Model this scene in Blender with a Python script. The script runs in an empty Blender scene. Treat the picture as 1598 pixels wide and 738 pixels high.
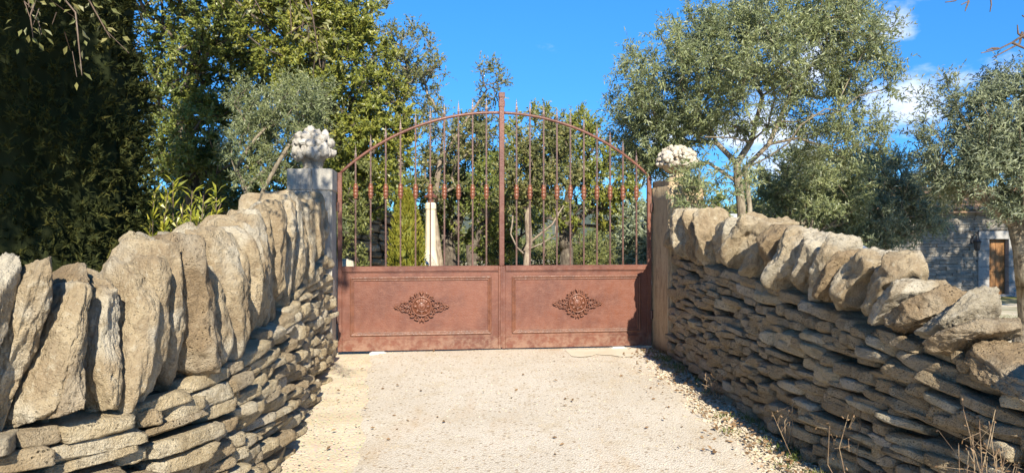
import bpy, bmesh, math, random
import numpy as np
from mathutils import Vector, Matrix

S = bpy.context.scene
C = S.collection
R = math.radians

# ------------------------------------------------------------------ camera
CAM_H = 1.42
FPX = 1163.0                       # focal length in photo pixels (1598 wide)
HORIZ = 355.0                      # photo row of the horizon
cam_d = bpy.data.cameras.new("camera")
cam_d.sensor_width = 36.0
cam_d.lens = 36.0 * FPX / 1598.0
cam_d.shift_y = -(369.0 - HORIZ) / 1598.0
cam_d.clip_start = 0.05
cam_d.clip_end = 3000
cam = bpy.data.objects.new("camera", cam_d)
C.objects.link(cam)
cam.location = (0, 0, CAM_H)
cam.rotation_euler = (R(90), 0, 0)
S.camera = cam

# ------------------------------------------------------------------ light
SUN_AZ, SUN_EL = 10.5, 34.0        # degrees right of straight behind the camera, above the horizon
sv = Vector((math.sin(R(SUN_AZ)) * math.cos(R(SUN_EL)), -math.cos(R(SUN_AZ)) * math.cos(R(SUN_EL)), math.sin(R(SUN_EL))))
sun_d = bpy.data.lights.new("sun", 'SUN')
sun_d.energy = 5.0
sun_d.angle = R(0.5)
sun_d.color = (1.0, 0.915, 0.77)
sun = bpy.data.objects.new("sun", sun_d)
C.objects.link(sun)
sun.rotation_euler = sv.to_track_quat('Z', 'Y').to_euler()
sun.location = (3, -10, 12)

S.view_settings.view_transform = 'Standard'
S.view_settings.look = 'None'
S.view_settings.gamma = 1.0
S.view_settings.use_curve_mapping = False
S.view_settings.exposure = 0.95

def pdir(px, py):
    return Vector(((px - 799) / FPX, 1.0, -(py - HORIZ) / FPX)).normalized()

world = bpy.data.worlds.new("World")
S.world = world
world.use_nodes = True
def make_world():
    nt = world.node_tree
    N, L = nt.nodes, nt.links
    N.clear()
    out = N.new('ShaderNodeOutputWorld')
    bg = N.new('ShaderNodeBackground')
    bg.inputs['Strength'].default_value = 0.1
    sky = N.new('ShaderNodeTexSky')
    sky.sky_type = 'NISHITA'
    sky.sun_disc = False
    sky.sun_elevation = R(SUN_EL)
    sky.sun_rotation = R(180 - SUN_AZ)
    sky.altitude = 1200
    sky.air_density = 0.8
    sky.dust_density = 0.0
    sky.ozone_density = 3.0
    hs = N.new('ShaderNodeHueSaturation')
    hs.inputs['Saturation'].default_value = 1.25
    hs.inputs['Value'].default_value = 1.25
    L.new(sky.outputs[0], hs.inputs['Color'])
    # clear dry winter air: the blue holds right down to the horizon, all the way round
    tc = N.new('ShaderNodeTexCoord')
    sep = N.new('ShaderNodeSeparateXYZ'); L.new(tc.outputs['Generated'], sep.inputs[0])
    el = N.new('ShaderNodeMapRange'); el.interpolation_type = 'SMOOTHSTEP'
    el.inputs['From Min'].default_value = -.02; el.inputs['From Max'].default_value = .42
    L.new(sep.outputs['Z'], el.inputs['Value'])
    tm = N.new('ShaderNodeMix'); tm.data_type = 'RGBA'
    tm.inputs['A'].default_value = (.19, .41, .62, 1); tm.inputs['B'].default_value = (.70, 1.0, 1.04, 1)
    L.new(el.outputs[0], tm.inputs['Factor'])
    mu = N.new('ShaderNodeMix'); mu.data_type = 'RGBA'; mu.blend_type = 'MULTIPLY'; mu.inputs['Factor'].default_value = 1
    L.new(hs.outputs[0], mu.inputs['A']); L.new(tm.outputs['Result'], mu.inputs['B'])
    nrm = N.new('ShaderNodeVectorMath'); nrm.operation = 'NORMALIZE'
    L.new(tc.outputs['Generated'], nrm.inputs[0])
    # fair-weather cloud banks: where each bank lies, how wide it spreads, how dense
    banks = [(pdir(1420, 140), .075, .74), (pdir(1350, 165), .07, .78), (pdir(1500, 105), .06, .66), (pdir(1405, 38), .055, .72),
             (pdir(1560, 100), .05, .45), (pdir(1440, 275), .03, .6), (pdir(1260, 110), .08, .8), (pdir(1180, 215), .09, .75), (pdir(1120, 120), .05, .5), (pdir(1040, 225), .07, .8),
             (pdir(930, 275), .04, .45), (pdir(1250, 240), .08, .8)]
    random.seed(5)
    for k in range(14):            # the same kind of bank all round the sky
        a = R(50 + k * 18 + random.uniform(-6, 6)); e = R(random.uniform(6, 34))
        banks.append((Vector((math.sin(a) * math.cos(e), math.cos(a) * math.cos(e), math.sin(e))), random.uniform(.06, .16), random.uniform(.5, .9)))
    acc = None
    for d, w, s in banks:
        dp = N.new('ShaderNodeVectorMath'); dp.operation = 'DISTANCE'
        dp.inputs[1].default_value = d
        L.new(nrm.outputs[0], dp.inputs[0])
        mr = N.new('ShaderNodeMapRange'); mr.interpolation_type = 'SMOOTHSTEP'
        mr.inputs['From Min'].default_value = 0.0; mr.inputs['From Max'].default_value = w * 1.5
        mr.inputs['To Min'].default_value = s; mr.inputs['To Max'].default_value = 0
        L.new(dp.outputs['Value'], mr.inputs['Value'])
        if acc is None: acc = mr.outputs[0]
        else:
            mx = N.new('ShaderNodeMath'); mx.operation = 'MAXIMUM'
            L.new(acc, mx.inputs[0]); L.new(mr.outputs[0], mx.inputs[1]); acc = mx.outputs[0]
    mp = N.new('ShaderNodeMapping'); mp.inputs['Scale'].default_value = (1, 1, 2.0)
    L.new(nrm.outputs[0], mp.inputs[0])
    nz = N.new('ShaderNodeTexNoise'); nz.inputs['Scale'].default_value = 9; nz.inputs['Detail'].default_value = 7; nz.inputs['Roughness'].default_value = .58
    L.new(mp.outputs[0], nz.inputs['Vector'])
    m1 = N.new('ShaderNodeMath'); m1.operation = 'MULTIPLY_ADD'
    L.new(nz.outputs[0], m1.inputs[0]); m1.inputs[1].default_value = 3.0; m1.inputs[2].default_value = -1.62
    m2 = N.new('ShaderNodeMath'); m2.operation = 'MULTIPLY_ADD'
    L.new(acc, m2.inputs[0]); m2.inputs[1].default_value = 1.15; L.new(m1.outputs[0], m2.inputs[2])
    mr = N.new('ShaderNodeMapRange'); mr.interpolation_type = 'SMOOTHSTEP'
    mr.inputs['From Min'].default_value = .34; mr.inputs['From Max'].default_value = 1.05
    mr.inputs['To Max'].default_value = .8
    L.new(m2.outputs[0], mr.inputs['Value'])
    mix = N.new('ShaderNodeMix'); mix.data_type = 'RGBA'
    L.new(mr.outputs[0], mix.inputs['Factor'])
    L.new(mu.outputs['Result'], mix.inputs['A'])
    mix.inputs['B'].default_value = (6.6, 6.9, 7.6, 1)
    L.new(mix.outputs['Result'], bg.inputs['Color'])
    L.new(bg.outputs[0], out.inputs[0])
make_world()

# ------------------------------------------------------------------ noise and mesh helpers
def vn(p, seed=0):
    i = np.floor(p).astype(np.int64)
    f = p - i
    u = f * f * (3 - 2 * f)
    def h(a, b, c):
        x = (a * 374761393 + b * 668265263 + c * 1274126177 + seed * 974711) & 0xFFFFFFFF
        x = ((x ^ (x >> 13)) * 1274126177) & 0xFFFFFFFF
        x = ((x ^ (x >> 16)) * 2246822519) & 0xFFFFFFFF
        return ((x ^ (x >> 15)) & 0xFFFF) / 65535.0
    x, y, z = i[:, 0], i[:, 1], i[:, 2]
    r = 0
    for dx in (0, 1):
        for dy in (0, 1):
            for dz in (0, 1):
                w = (u[:, 0] if dx else 1 - u[:, 0]) * (u[:, 1] if dy else 1 - u[:, 1]) * (u[:, 2] if dz else 1 - u[:, 2])
                r = r + w * h(x + dx, y + dy, z + dz)
    return r * 2 - 1
def fbm(p, oc=4, seed=0, gain=.5):
    a, r, q = 1.0, 0, p
    for k in range(oc):
        r = r + a * vn(q, seed + k * 17)
        q = q * 2.03 + 11.3
        a *= gain
    return r

ICO = {}
for lv in (1, 2, 3, 4, 5, 6):
    bm = bmesh.new(); bmesh.ops.create_icosphere(bm, subdivisions=lv, radius=1)
    bm.verts.ensure_lookup_table()
    ICO[lv] = (np.array([v.co[:] for v in bm.verts]), np.array([[v.index for v in f.verts] for f in bm.faces]))
    bm.free()

def np_mesh(name, V, F, mat=None, smooth=True, attr=None, matidx=None):
    """V (n,3), F (m,k) all faces with k corners"""
    me = bpy.data.meshes.new(name)
    V = np.asarray(V, dtype=np.float32); F = np.asarray(F, dtype=np.int32)
    m, k = F.shape
    me.vertices.add(len(V)); me.vertices.foreach_set('co', V.ravel())
    me.loops.add(m * k); me.loops.foreach_set('vertex_index', F.ravel())
    me.polygons.add(m)
    me.polygons.foreach_set('loop_start', np.arange(0, m * k, k, dtype=np.int32))
    me.polygons.foreach_set('use_smooth', np.full(m, smooth, dtype=bool))
    if matidx is not None: me.polygons.foreach_set('material_index', np.asarray(matidx, dtype=np.int32))
    if attr is not None:
        a = me.attributes.new('tint', 'FLOAT', 'POINT')
        a.data.foreach_set('value', np.asarray(attr, dtype=np.float32))
    me.update(calc_edges=True)
    if mat:
        for x in (mat if isinstance(mat, (list, tuple)) else [mat]): me.materials.append(x)
    return me

def link(name, me, parent=None, loc=None):
    o = bpy.data.objects.new(name, me); C.objects.link(o)
    if loc is not None: o.location = loc
    if parent is not None: o.parent = parent
    return o

def tag(o, label=None, cat=None, group=None, kind=None):
    if label: o['label'] = label
    if cat: o['category'] = cat
    if group: o['group'] = group
    if kind: o['kind'] = kind
    return o

def thing(name, loc, label, cat, group=None):
    o = bpy.data.objects.new(name, None); C.objects.link(o)
    o.empty_display_size = .2
    o.location = loc
    return tag(o, label, cat, group)

class MB:
    """collects polygons in world space; build() links them as ONE mesh object (relative to its parent's place)"""
    def __init__(s): s.v = []; s.f = []
    def add(s, vs, fs):
        b = len(s.v); s.v += [tuple(v) for v in vs]; s.f += [tuple(i + b for i in f) for f in fs]
    def box(s, a, b, T=None):
        x0, y0, z0 = a; x1, y1, z1 = b
        vs = [(x0, y0, z0), (x1, y0, z0), (x1, y1, z0), (x0, y1, z0), (x0, y0, z1), (x1, y0, z1), (x1, y1, z1), (x0, y1, z1)]
        if T: vs = [T(*v) for v in vs]
        s.add(vs, [(0, 3, 2, 1), (4, 5, 6, 7), (0, 1, 5, 4), (1, 2, 6, 5), (2, 3, 7, 6), (3, 0, 4, 7)])
    def tube(s, pts, rad, n=6, cap=True):
        P = np.asarray(pts, float); m = len(P)
        rad = np.full(m, rad) if np.isscalar(rad) else np.asarray(rad, float)
        t = np.gradient(P, axis=0); t /= np.linalg.norm(t, axis=1)[:, None] + 1e-9
        a = np.array([0, 0, 1.0]) if abs(t[0, 2]) < .9 else np.array([1.0, 0, 0])
        u = np.cross(t[0], a); u /= np.linalg.norm(u)
        vs = []
        an = np.arange(n) * 2 * math.pi / n; ca, sa = np.cos(an), np.sin(an)
        for i in range(m):
            u = u - t[i] * np.dot(u, t[i]); u /= np.linalg.norm(u) + 1e-9
            w = np.cross(t[i], u)
            vs.append(P[i] + rad[i] * (ca[:, None] * u + sa[:, None] * w))
        vs = np.concatenate(vs).tolist()
        fs = [(i * n + j, i * n + (j + 1) % n, (i + 1) * n + (j + 1) % n, (i + 1) * n + j) for i in range(m - 1) for j in range(n)]
        if cap: fs += [tuple(range(n))[::-1], tuple(range((m - 1) * n, m * n))]
        s.add(vs, fs)
    def lathe(s, prof, n, T, flute=0, nf=12):
        vs = []
        for r, z in prof:
            for j in range(n):
                a = 2 * math.pi * j / n
                q = r * (1 + flute * math.cos(a * nf)) if flute else r
                vs.append(T(q * math.cos(a), q * math.sin(a), z))
        m = len(prof)
        fs = [(i * n + j, i * n + (j + 1) % n, (i + 1) * n + (j + 1) % n, (i + 1) * n + j) for i in range(m - 1) for j in range(n)]
        fs += [tuple(range(n))[::-1], tuple(range((m - 1) * n, m * n))]
        s.add(vs, fs)
    def blob(s, c, r, lv=2, T=None):
        V, F = ICO[lv]
        P = V * np.asarray(r) + np.asarray(c)
        s.add([T(*p) for p in P] if T else P.tolist(), F.tolist())
    def build(s, name, mat, parent=None, smooth=False, bevel=0, angle=None):
        off = np.array(parent.location if parent else (0, 0, 0))
        q = parent
        if parent is not None and parent.parent is not None:
            off = off + np.array(parent.parent.location)
        me = bpy.data.meshes.new(name)
        me.from_pydata((np.array(s.v) - off).tolist(), [], s.f)
        me.update()
        if smooth: me.polygons.foreach_set('use_smooth', [True] * len(me.polygons))
        if mat: me.materials.append(mat)
        if bevel or angle:
            bm = bmesh.new(); bm.from_mesh(me)
            bmesh.ops.recalc_face_normals(bm, faces=bm.faces)
            if bevel:
                ed = [e for e in bm.edges if len(e.link_faces) == 2 and e.calc_face_angle(0) > .6]
                bmesh.ops.bevel(bm, geom=ed, offset=bevel, segments=1, affect='EDGES')
            bm.to_mesh(me); bm.free()
        return link(name, me, parent)

def ray_pt(px, py, Y):
    return np.array([(px - 799) / FPX * Y, Y, CAM_H - (py - HORIZ) / FPX * Y])

# ------------------------------------------------------------------ materials
class NT:
    def __init__(s, name):
        s.m = bpy.data.materials.new(name); s.m.use_nodes = True
        s.t = s.m.node_tree; s.N, s.L = s.t.nodes, s.t.links
        s.N.clear()
        s.out = s.N.new('ShaderNodeOutputMaterial')
    def n(s, ty, **kw):
        x = s.N.new('ShaderNode' + ty)
        for k, v in kw.items():
            if k in ('operation', 'data_type', 'blend_type', 'feature', 'interpolation_type', 'attribute_name', 'noise_dimensions', 'distance'): setattr(x, k, v)
            else: s.set(x.inputs[k.replace('_', ' ')], v)
        return x
    def set(s, inp, v):
        if isinstance(v, bpy.types.NodeSocket): s.L.new(v, inp)
        else:
            if isinstance(v, (tuple, list)) and len(v) == 3 and inp.type == 'RGBA': v = (*v, 1)
            inp.default_value = v
    def noise(s, vec, scale, detail=4, rough=.55, dist=0):
        x = s.N.new('ShaderNodeTexNoise'); s.set(x.inputs['Vector'], vec)
        x.inputs['Scale'].default_value = scale; x.inputs['Detail'].default_value = detail
        x.inputs['Roughness'].default_value = rough; x.inputs['Distortion'].default_value = dist
        return x.outputs[0]
    def voro(s, vec, scale, feature='F1', out=0):
        x = s.N.new('ShaderNodeTexVoronoi'); x.feature = feature
        s.set(x.inputs['Vector'], vec); x.inputs['Scale'].default_value = scale
        return x.outputs[out]
    def mr(s, v, a, b, c=0., d=1., smooth=True):
        x = s.N.new('ShaderNodeMapRange')
        if smooth: x.interpolation_type = 'SMOOTHSTEP'
        s.set(x.inputs['Value'], v)
        for k, q in (('From Min', a), ('From Max', b), ('To Min', c), ('To Max', d)): x.inputs[k].default_value = q
        return x.outputs[0]
    def mix(s, f, a, b, bt='MIX'):
        x = s.N.new('ShaderNodeMix'); x.data_type = 'RGBA'; x.blend_type = bt
        s.set(x.inputs['Factor'], f); s.set(x.inputs['A'], a); s.set(x.inputs['B'], b)
        return x.outputs['Result']
    def math(s, op, a, b=0., c=0.):
        x = s.N.new('ShaderNodeMath'); x.operation = op
        s.set(x.inputs[0], a); s.set(x.inputs[1], b); s.set(x.inputs[2], c)
        return x.outputs[0]
    def bump(s, h, strength, dist, normal=None):
        x = s.N.new('ShaderNodeBump'); x.inputs['Strength'].default_value = strength; x.inputs['Distance'].default_value = dist
        s.set(x.inputs['Height'], h)
        if normal is not None: s.L.new(normal, x.inputs['Normal'])
        return x.outputs[0]
    def bsdf(s, col, rough=.8, normal=None, metal=0, spec=.5):
        x = s.N.new('ShaderNodeBsdfPrincipled')
        s.set(x.inputs['Base Color'], col); s.set(x.inputs['Roughness'], rough); s.set(x.inputs['Metallic'], metal)
        s.set(x.inputs['Specular IOR Level'], spec)
        if normal is not None: s.L.new(normal, x.inputs['Normal'])
        return x
    def end(s, sh):
        s.L.new(sh.outputs[0] if hasattr(sh, 'outputs') else sh, s.out.inputs[0]); return s.m

def rock_mat(name, a, b, pale, dark, fine=1.0, pits=.5, relief=1.0):
    t = NT(name)
    tc = t.N.new('ShaderNodeTexCoord'); oi = t.N.new('ShaderNodeObjectInfo')
    of = t.math('MULTIPLY', oi.outputs['Random'], 37.0)
    ad = t.N.new('ShaderNodeVectorMath'); ad.operation = 'ADD'
    t.L.new(tc.outputs['Object'], ad.inputs[0]); t.L.new(of, ad.inputs[1])
    v = ad.outputs[0]
    n1 = t.noise(v, 5 * fine, 5, .6); n2 = t.noise(v, 19 * fine, 5, .65); n3 = t.noise(v, 90 * fine, 4, .7); n4 = t.noise(v, 2.2 * fine, 3)
    col = t.mix(t.mr(n1, .34, .66), b, a)
    col = t.mix(t.mr(oi.outputs['Random'], .0, 1, .0, .55, False), col, t.mix(.5, col, b))
    col = t.mix(t.math('MULTIPLY', t.mr(n4, .48, .66), .7), col, pale)
    n6 = t.noise(v, 3.3 * fine, 5, .7, .8)
    col = t.mix(t.math('MULTIPLY', t.mr(n6, .54, .66), .62), col, t.mix(.45, b, dark))
    col = t.mix(t.math('MULTIPLY', t.mr(n2, .56, .7), .75), col, t.mix(.55, pale, a))          # lichen crust
    col = t.mix(t.math('MULTIPLY', t.mr(n2, .46, .3), .55), col, dark)
    vo = t.voro(v, 42 * fine)
    pm = t.math('MULTIPLY', t.mr(vo, .26, .1), t.mr(n1, .45, .62))
    col = t.mix(t.math('MULTIPLY', pm, pits), col, dark)
    col = t.mix(t.math('MULTIPLY', t.mr(n3, .55, .74), .45), col, pale)
    col = t.mix(t.math('MULTIPLY', t.mr(n3, .45, .28), .5), col, dark)
    h = t.math('ADD', t.math('MULTIPLY', n2, 1.0), t.math('MULTIPLY', n3, .55))
    h = t.math('SUBTRACT', h, t.math('MULTIPLY', pm, .55 * pits))
    nb = t.bump(h, 1.0 * relief, .032 / fine ** .5)
    return t.end(t.bsdf(col, .93, nb, spec=.12))

M = {}
M['cope'] = rock_mat('cope_limestone', (.455, .37, .24), (.31, .235, .145), (.54, .50, .40), (.12, .09, .06), 1.3)
M['rust_cope'] = rock_mat('rusty_limestone', (.385, .285, .17), (.26, .19, .115), (.47, .40, .29), (.10, .075, .05), 1.3, .9, 1.2)
M['pale_cope'] = rock_mat('grey_limestone', (.40, .35, .26), (.30, .255, .18), (.48, .44, .35), (.14, .115, .085), 1.3)
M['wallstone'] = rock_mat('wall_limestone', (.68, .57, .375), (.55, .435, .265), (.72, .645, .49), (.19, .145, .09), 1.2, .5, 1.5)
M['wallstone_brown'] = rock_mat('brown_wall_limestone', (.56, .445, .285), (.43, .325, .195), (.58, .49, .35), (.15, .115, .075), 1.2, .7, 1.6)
M['wallstone_pale'] = rock_mat('pale_wall_limestone', (.62, .54, .40), (.48, .405, .285), (.68, .62, .50), (.17, .135, .095), 1.2, .6, 1.5)
M['backstone'] = rock_mat('weathered_grey_stone', (.34, .31, .26), (.24, .215, .175), (.41, .38, .32), (.12, .105, .085), .7, .3)
M['block'] = rock_mat('cut_stone', (.36, .35, .325), (.29, .28, .26), (.41, .40, .375), (.18, .17, .16), .7, .15, .4)
M['core'] = rock_mat('wall_core_earth', (.20, .15, .095), (.13, .095, .06), (.24, .19, .13), (.06, .045, .03))
M['white_rock'] = rock_mat('pale_rock', (.62, .58, .48), (.52, .47, .36), (.70, .66, .56), (.3, .26, .2))

def render_mat(name, a, b, stain):
    t = NT(name); tc = t.N.new('ShaderNodeTexCoord'); v = tc.outputs['Object']
    mp = t.n('Mapping', Vector=v, Scale=(1, 1, .22))
    n1 = t.noise(mp.outputs[0], 6, 6, .65); n2 = t.noise(v, 30, 5, .7); n3 = t.noise(mp.outputs[0], 26, 4, .6)
    col = t.mix(t.mr(n1, .35, .65), a, b)
    col = t.mix(t.math('MULTIPLY', t.mr(n3, .5, .7), .6), col, stain)
    col = t.mix(t.math('MULTIPLY', t.mr(n2, .5, .7), .35), col, stain)
    h = t.math('ADD', n2, t.math('MULTIPLY', n3, .6))
    return t.end(t.bsdf(col, .92, t.bump(h, .7, .012), spec=.15))
M['pillar_l'] = render_mat('weathered_render', (.36, .345, .31), (.43, .40, .335), (.20, .185, .165))
M['pillar_r'] = render_mat('ochre_stone_render', (.46, .36, .225), (.36, .27, .165), (.17, .12, .075))
M['vase_l'] = render_mat('grey_carved_stone', (.27, .24, .195), (.34, .31, .26), (.10, .09, .075))
M['vase_r'] = render_mat('ochre_carved_stone', (.50, .40, .26), (.40, .31, .19), (.20, .15, .09))
M['fruit_l'] = rock_mat('white_carved_stone', (.47, .44, .385), (.34, .315, .27), (.56, .54, .49), (.14, .12, .10), 2, .5, .6)
M['fruit_r'] = rock_mat('cream_carved_stone', (.58, .52, .43), (.44, .38, .30), (.64, .60, .52), (.26, .2, .14), 2, .6, .6)

def iron_mat(name, a, b, worn, rough=.42, sc=1.0):
    t = NT(name); tc = t.N.new('ShaderNodeTexCoord'); v = tc.outputs['Object']
    n1 = t.noise(v, 2.3 * sc, 5, .6); n2 = t.noise(v, 14 * sc, 4, .65); n3 = t.noise(v, 95, 3, .6)
    mp = t.n('Mapping', Vector=v, Scale=(2.5, 2.5, 14)); n4 = t.noise(mp.outputs[0], 5, 4, .6)
    vo = t.voro(v, 75)
    col = t.mix(t.mr(n1, .36, .64), a, b)
    col = t.mix(t.math('MULTIPLY', t.mr(n4, .52, .72), .45), col, worn)
    col = t.mix(t.math('MULTIPLY', t.mr(n2, .54, .72), .4), col, worn)
    col = t.mix(t.math('MULTIPLY', t.mr(vo, .35, .05), .35), col, t.mix(.6, b, (.03, .012, .008)))
    mq = t.n('Mapping', Vector=v, Scale=(9, 9, .55)); nq = t.noise(mq.outputs[0], 4, 5, .65)
    col = t.mix(t.math('MULTIPLY', t.mr(nq, .56, .7), .38), col, t.mix(.5, b, (.22, .075, .02)))       # rust runs
    sx = t.N.new('ShaderNodeSeparateXYZ'); t.L.new(v, sx.inputs[0])
    ds = t.math('MULTIPLY', t.mr(sx.outputs['Z'], .30, .02), t.mr(n2, .38, .62))
    col = t.mix(t.math('MULTIPLY', ds, .32), col, (.34, .24, .16))                                     # splashed dust along the foot
    h = t.math('ADD', vo, t.math('MULTIPLY', n3, .6))
    return t.end(t.bsdf(col, t.mr(n2, .3, .7, rough - .1, rough + .16), t.bump(h, .28, .004), 0.0, .5))
M['panel'] = iron_mat('hammered_red_brown_iron', (.172, .066, .040), (.12, .045, .029), (.215, .096, .062), .46)
M['frame'] = iron_mat('red_brown_iron', (.17, .067, .042), (.118, .046, .031), (.23, .108, .075), .40)
M['bar'] = iron_mat('dark_iron_bar', (.115, .056, .042), (.075, .04, .03), (.17, .10, .075), .36, 3)
M['collar'] = iron_mat('rust_red_casting', (.19, .068, .032), (.13, .047, .026), (.25, .105, .06), .38, 4)
M['cast'] = iron_mat('bronze_brown_casting', (.185, .072, .040), (.13, .05, .03), (.25, .115, .07), .38, 5)
M['gold'] = iron_mat('rubbed_bronze_bead', (.17, .066, .036), (.115, .045, .027), (.22, .10, .06), .52, 4)

def plain(name, col, rough=.6, var=.25, sc=8, metal=0, bump=.2, spec=.5):
    t = NT(name); tc = t.N.new('ShaderNodeTexCoord')
    n1 = t.noise(tc.outputs['Object'], sc, 5, .6); n2 = t.noise(tc.outputs['Object'], sc * 7, 3)
    d = tuple(c * (1 - var) for c in col)
    c = t.mix(t.mr(n1, .35, .65), col, d)
    return t.end(t.bsdf(c, rough, t.bump(n2, bump, .01), metal, spec))
M['white_paint'] = plain('white_car_paint', (.78, .79, .80), .28, .04, 2, 0, 0.0)
M['glass'] = plain('dark_car_glass', (.03, .045, .06), .06, .2, 2, 0, 0.0, .8)
M['rubber'] = plain('black_rubber', (.025, .025, .027), .7)
M['chrome'] = plain('bright_metal', (.6, .6, .62), .25, .1, 5, 1, 0)
M['redlens'] = plain('red_lamp_lens', (.35, .02, .015), .2, .1, 3, 0, 0)
M['blackiron'] = plain('black_iron', (.03, .03, .032), .5)
M['whitemetal'] = plain('chalky_white_stop', (.68, .66, .60), .7, .2, 20)
M['hose'] = plain('dark_blue_hose', (.02, .06, .16), .4)
M['cream'] = plain('cream_lime_render', (.74, .64, .46), .9, .18, 3, 0, .5, .15)
M['rooftile'] = plain('clay_roof_tile', (.42, .27, .16), .9, .4, 6, 0, .5, .2)
M['rubblewall'] = M['backstone']

def wood_mat():
    t = NT('golden_oak_boards'); tc = t.N.new('ShaderNodeTexCoord'); oi = t.N.new('ShaderNodeObjectInfo')
    mp = t.n('Mapping', Vector=tc.outputs['Object'], Scale=(9, 9, .8))
    n = t.noise(mp.outputs[0], 6, 5, .6, .6)
    c = t.mix(t.mr(n, .3, .7), (.30, .145, .045), (.19, .085, .028))
    c = t.mix(t.math('MULTIPLY', oi.outputs['Random'], .3), c, (.34, .18, .07))
    return t.end(t.bsdf(c, .5, t.bump(n, .3, .01)))
M['wood'] = wood_mat()

def bark_mat(name, a, b, pale):
    t = NT(name); tc = t.N.new('ShaderNodeTexCoord')
    mp = t.n('Mapping', Vector=tc.outputs['Object'], Scale=(1, 1, .3))
    n = t.noise(mp.outputs[0], 28, 5, .65); n2 = t.noise(tc.outputs['Object'], 5, 4, .6)
    c = t.mix(t.mr(n, .35, .65), b, a)
    c = t.mix(t.math('MULTIPLY', t.mr(n2, .5, .68), .7), c, pale)
    return t.end(t.bsdf(c, .9, t.bump(n, .9, .02), spec=.15))
M['olive_bark'] = bark_mat('olive_bark', (.27, .23, .165), (.13, .105, .075), (.36, .32, .24))
M['oak_bark'] = bark_mat('oak_bark', (.14, .115, .09), (.065, .053, .042), (.24, .21, .16))
M['pale_bark'] = bark_mat('pale_lichened_bark', (.30, .24, .18), (.18, .14, .105), (.38, .33, .25))
M['straw'] = bark_mat('dry_straw', (.34, .26, .16), (.20, .13, .085), (.42, .34, .22))
M['twig'] = bark_mat('grey_twig', (.16, .115, .085), (.09, .065, .05), (.24, .19, .15))

def leaf_mat(name, c1, c2, c3, under=None, trans=.25, rough=.45, spec=.4):
    t = NT(name)
    at = t.N.new('ShaderNodeAttribute'); at.attribute_name = 'tint'
    r = t.N.new('ShaderNodeValToRGB')
    e = r.color_ramp.elements
    e[0].position = .0; e[0].color = (*c1, 1); e[1].position = 1.0; e[1].color = (*c3, 1)
    x = e.new(.5); x.color = (*c2, 1)
    t.L.new(at.outputs['Fac'], r.inputs[0])
    col = r.outputs[0]
    if under:
        g = t.N.new('ShaderNodeNewGeometry')
        col = t.mix(t.math('MULTIPLY', g.outputs['Backfacing'], .8), col, under)
    p = t.bsdf(col, rough, None, 0, spec)
    tr = t.N.new('ShaderNodeBsdfTranslucent')
    t.L.new(t.mix(.35, col, (.30, .34, .03), 'MIX'), tr.inputs['Color'])
    mx = t.N.new('ShaderNodeMixShader'); mx.inputs[0].default_value = trans
    t.L.new(p.outputs[0], mx.inputs[1]); t.L.new(tr.outputs[0], mx.inputs[2])
    return t.end(mx)
M['olive_leaf'] = leaf_mat('olive_leaf', (0.099, 0.122, 0.057), (0.177, 0.208, 0.092), (0.279, 0.297, 0.126), (0.360, 0.396, 0.270), .2, .4)
M['olive_leaf_grey'] = leaf_mat('grey_olive_leaf', (0.113, 0.140, 0.084), (0.187, 0.216, 0.127), (0.261, 0.281, 0.149), (0.374, 0.411, 0.309), .15, .45)
M['oak_leaf'] = leaf_mat('holm_oak_leaf', (0.066, 0.096, 0.024), (0.138, 0.168, 0.034), (0.246, 0.240, 0.048), (0.180, 0.198, 0.102), .2, .4)
M['oak_leaf_gold'] = leaf_mat('golden_oak_leaf', (0.111, 0.137, 0.026), (0.195, 0.215, 0.036), (0.319, 0.293, 0.049), (0.195, 0.208, 0.091), .25, .4)
M['oak_leaf_dull'] = leaf_mat('dull_oak_leaf', (0.070, 0.086, 0.031), (0.146, 0.152, 0.049), (0.233, 0.208, 0.072), (0.173, 0.173, 0.095), .2, .5)
M['cypress_leaf'] = leaf_mat('cypress_spray', (0.022, 0.028, 0.011), (0.046, 0.053, 0.016), (0.094, 0.086, 0.022), None, .08, .75, .08)
M['thuja_leaf'] = leaf_mat('clipped_thuja_spray', (0.155, 0.171, 0.019), (0.248, 0.240, 0.027), (0.342, 0.294, 0.039), None, .2, .6)
M['lance_leaf'] = leaf_mat('lance_leaf', (.12, .16, .02), (.26, .27, .03), (.42, .38, .05), (.34, .32, .08), .3, .35)
M['dry_leaf'] = leaf_mat('dry_leaf', (.12, .07, .035), (.20, .12, .06), (.30, .20, .11), None, .15, .7)
M['shrub_leaf'] = leaf_mat('shrub_leaf', (0.081, 0.101, 0.030), (0.155, 0.169, 0.047), (0.236, 0.230, 0.074), (0.189, 0.203, 0.101), .25, .5)
M['grass_leaf'] = leaf_mat('grass_blade', (.07, .11, .015), (.13, .17, .03), (.26, .22, .09), None, .3, .5)

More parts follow.
